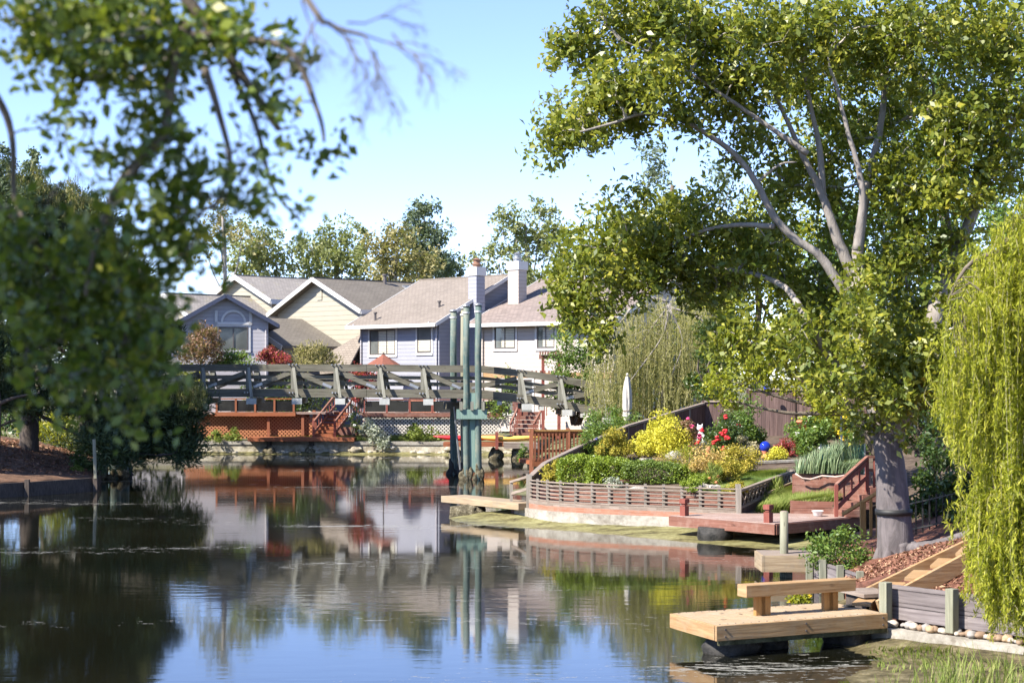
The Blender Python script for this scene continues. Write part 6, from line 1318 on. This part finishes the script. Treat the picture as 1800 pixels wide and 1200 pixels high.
pine('pine_tree', 'third dark pine further along the bank showing between hanging leaves', PL([(150, 790), (150, 700), (140, 560), (130, 440)], 76), [(PL([(150, 700), (220, 660), (280, 640)], 76), .12, .03), (PL([(148, 640), (80, 600), (30, 590)], 76), .12, .03)],
     [(140, 420, 80, 70, 22), (200, 520, 80, 70, 26), (100, 560, 90, 70, 24), (220, 620, 70, 60, 20), (150, 670, 90, 50, 16), (60, 650, 70, 50, 10), (230, 760, 70, 40, 14), (160, 770, 50, 26, 6)], 76, 3, 53, .35)
simple_tree('shade_tree', 'dense dark tree closing the view behind the leaning pines', 60, 790, 88, [(20, 640, 110, 60, 26), (130, 660, 90, 60, 24), (60, 730, 110, 40, 22), (230, 690, 80, 60, 22), (180, 760, 80, 30, 14), (-60, 700, 90, 80, 22), (60, 540, 110, 70, 26), (200, 580, 80, 70, 20), (290, 760, 50, 26, 10), (-120, 600, 100, 100, 24)], 'f_dark', .26, 70, .9, 54, dy=3)
shrub('bank_bush', 'sunlit bush on the bank behind the pine trunk', 95, 790, 78, 120, 70, 'f_bright', 2600, .16, lumps=18)
shrub('bank_bush', 'dark bush at the corner of the timber wall', 150, 835, 67, 60, 46, 'f_dark', 1500, .12, lumps=14)
shrub('bank_bush', 'pale grassy tuft on the bank above the timber wall', 135, 836, 66, 34, 20, 'f_grass', 500, .12, lumps=8)

# ------------------------------------------------------------------ the tree whose boughs hang close to the camera
YF = 5.5
tk = [(-6.4, 4.6, .4), (-6.3, 4.7, 3), (-6.0, 4.9, 5.2), (-5.4, 5.2, 6.6)]
LM = [([(-6.0, 4.9, 5.4), (-4.6, 5.3, 6.4), (-3.2, 5.5, 6.6), (-1.9, 5.5, 6.1), (-1.2, 5.5, 5.6), (-.75, 5.5, 5.0)], .10, .010),
      ([(-5.6, 5.1, 6.2), (-4.0, 5.0, 7.6), (-2.2, 5.2, 8.4), (-.4, 5.6, 8.6), (1.0, 5.6, 8.0)], .16, .03), ([(-5.8, 5.0, 6.0), (-6.5, 6.4, 7.6), (-6.8, 8, 8.8)], .15, .03), ([(-5.6, 5.1, 6.2), (-5.4, 3.2, 8), (-5, 1.2, 9)], .15, .03),
      (PL([(330, 40), (300, 140), (290, 230), (235, 300), (200, 340), (170, 420), (150, 520)], 5.4), .022, .007), (PL([(300, 220), (255, 270), (215, 315), (190, 380), (230, 520), (210, 640)], 5.6), .019, .007),
      (PL([(-40, 120), (5, 190), (22, 250), (25, 340), (45, 400), (60, 500)], 5.7), .016, .006), (PL([(360, 120), (385, 200), (405, 290), (380, 360)], 5.4), .014, .006), (PL([(-30, 330), (60, 420), (110, 540), (110, 600)], 5.6), .017, .006), (PL([(300, 60), (420, 70), (510, 90), (560, 200), (570, 250)], 5.4), .018, .005), (PL([(405, 120), (450, 220), (480, 330), (530, 390)], 5.5), .012, .004)]
E = [(200, 30, 200, 50, 54), (70, 50, 60, 50, 16), (330, 80, 95, 48, 26), (440, 70, 55, 30, 8), (490, 95, 34, 24, 6), (190, 110, 120, 40, 30), (380, 40, 60, 34, 12), (285, 165, 40, 50, 9), (290, 230, 50, 50, 10), (130, 180, 40, 28, 6), (95, 215, 24, 24, 3), (245, 290, 60, 40, 12), (320, 320, 50, 40, 10), (260, 370, 80, 40, 13), (340, 370, 50, 40, 6), (400, 330, 36, 30, 4), (440, 290, 20, 40, 3), (455, 165, 36, 18, 3), (495, 200, 30, 30, 4), (570, 255, 24, 14, 3), (545, 240, 14, 10, 1), (460, 360, 34, 24, 5), (530, 385, 16, 14, 2), (495, 290, 14, 14, 1),
     (25, 400, 50, 70, 10), (100, 450, 90, 70, 22), (200, 460, 90, 70, 24), (300, 430, 60, 44, 10), (360, 410, 40, 34, 4), (90, 550, 90, 70, 20), (210, 570, 75, 80, 24), (60, 620, 50, 40, 6), (180, 670, 80, 55, 16), (255, 650, 40, 60, 9), (230, 735, 30, 32, 4), (300, 560, 18, 24, 2), (60, 700, 40, 20, 2), (285, 700, 14, 20, 1), (345, 470, 20, 14, 2), (130, 640, 50, 50, 7), (260, 500, 40, 50, 8), (20, 520, 40, 60, 6)]
t = crown_tree('overhanging_tree', 'tree of blurred broad leaves hanging into view close to the camera', tk, LM, E, YF, .5, 'f_fore', .043, 15, .09, 61, 'bark_mid', .22, tw=.0045, up=.3, ratio=.58, flat=1., twmat='bark_pale', k=1.2)
rng = np.random.default_rng(62)           # the rest of its canopy, plus unseen clumps added to shade the lower leaves
d = unit(rng.normal(size=(260, 3))); c = np.array([-7.8, 4.4, 9.4]) + d * np.array([3.0, 3.6, 2.2]) * rng.uniform(0, 1, (260, 1)) ** .4
c = c[(c[:, 2] > 7.0)]; d = unit(rng.normal(size=(60, 3))); c = np.concatenate([c, np.array([-2.95, 4.45, 5.75]) + d * np.array([.75, .95, .42]) * rng.uniform(0, 1, (60, 1)) ** .4]); C, idx = clump_points(c, .3, 22, rng); quads('upper_crown_and_shade', leaf_quads(C, np.full(len(C), .15), rng, .6, .4), rng.beta(2, 2, len(C)), M['f_fore'], t)
rg = random.Random(63)                    # bare twig sprays
def spray(mb, p, d, L, r, depth):
    q = p + d * L; m = lerp(p, q, .5) + Vector([rg.uniform(-1, 1) * L * .12 for _ in range(3)]); mb.tube([p, m, q], [r, r * .8, r * .6], 5, caps=False)
    if depth:
        for k in range(rg.choice((2, 3, 3))): spray(mb, lerp(m, q, rg.random()), (d + Vector((rg.uniform(-.7, .7), rg.uniform(-.5, .5), rg.uniform(-.9, .35)))).normalized(), L * rg.uniform(.55, .85), r * .62, depth - 1)
mb = MB(); YS = 4.4; base = P(520, -30, YS); limb(mb, [Vector((-2.6, 5.2, 8.3)), Vector((-1.2, 4.8, 6.2)), base, P(575, 40, YS), P(640, 62, YS)], .015, .005, rg, 6)
for px, py, dx, dz in ((530, 0, .3, -.8), (575, 40, .8, -.5), (600, 50, .5, -.9), (640, 62, .9, -.2), (640, 62, .5, -.9), (560, 30, -.4, -.8), (610, 40, .9, .2), (690, 60, .6, -.5), (660, 90, .1, -1)): spray(mb, P(px, py, YS), Vector((dx, rg.uniform(-.3, .3), dz)).normalized(), .10, .0032, 4)
for px, py, dx, dz in ((300, 150, .3, -.9), (405, 180, .3, -.9), (150, 200, -.2, -.9), (440, 120, .3, -.8), (110, 230, .2, -.9), (260, 180, -.5, -.8), (390, 250, .2, -.9)): spray(mb, P(px, py, 5.4), Vector((dx, 0, dz)).normalized(), .12, .0026, 4)
mb.build('bare_twigs', M['bark_mid'], t)
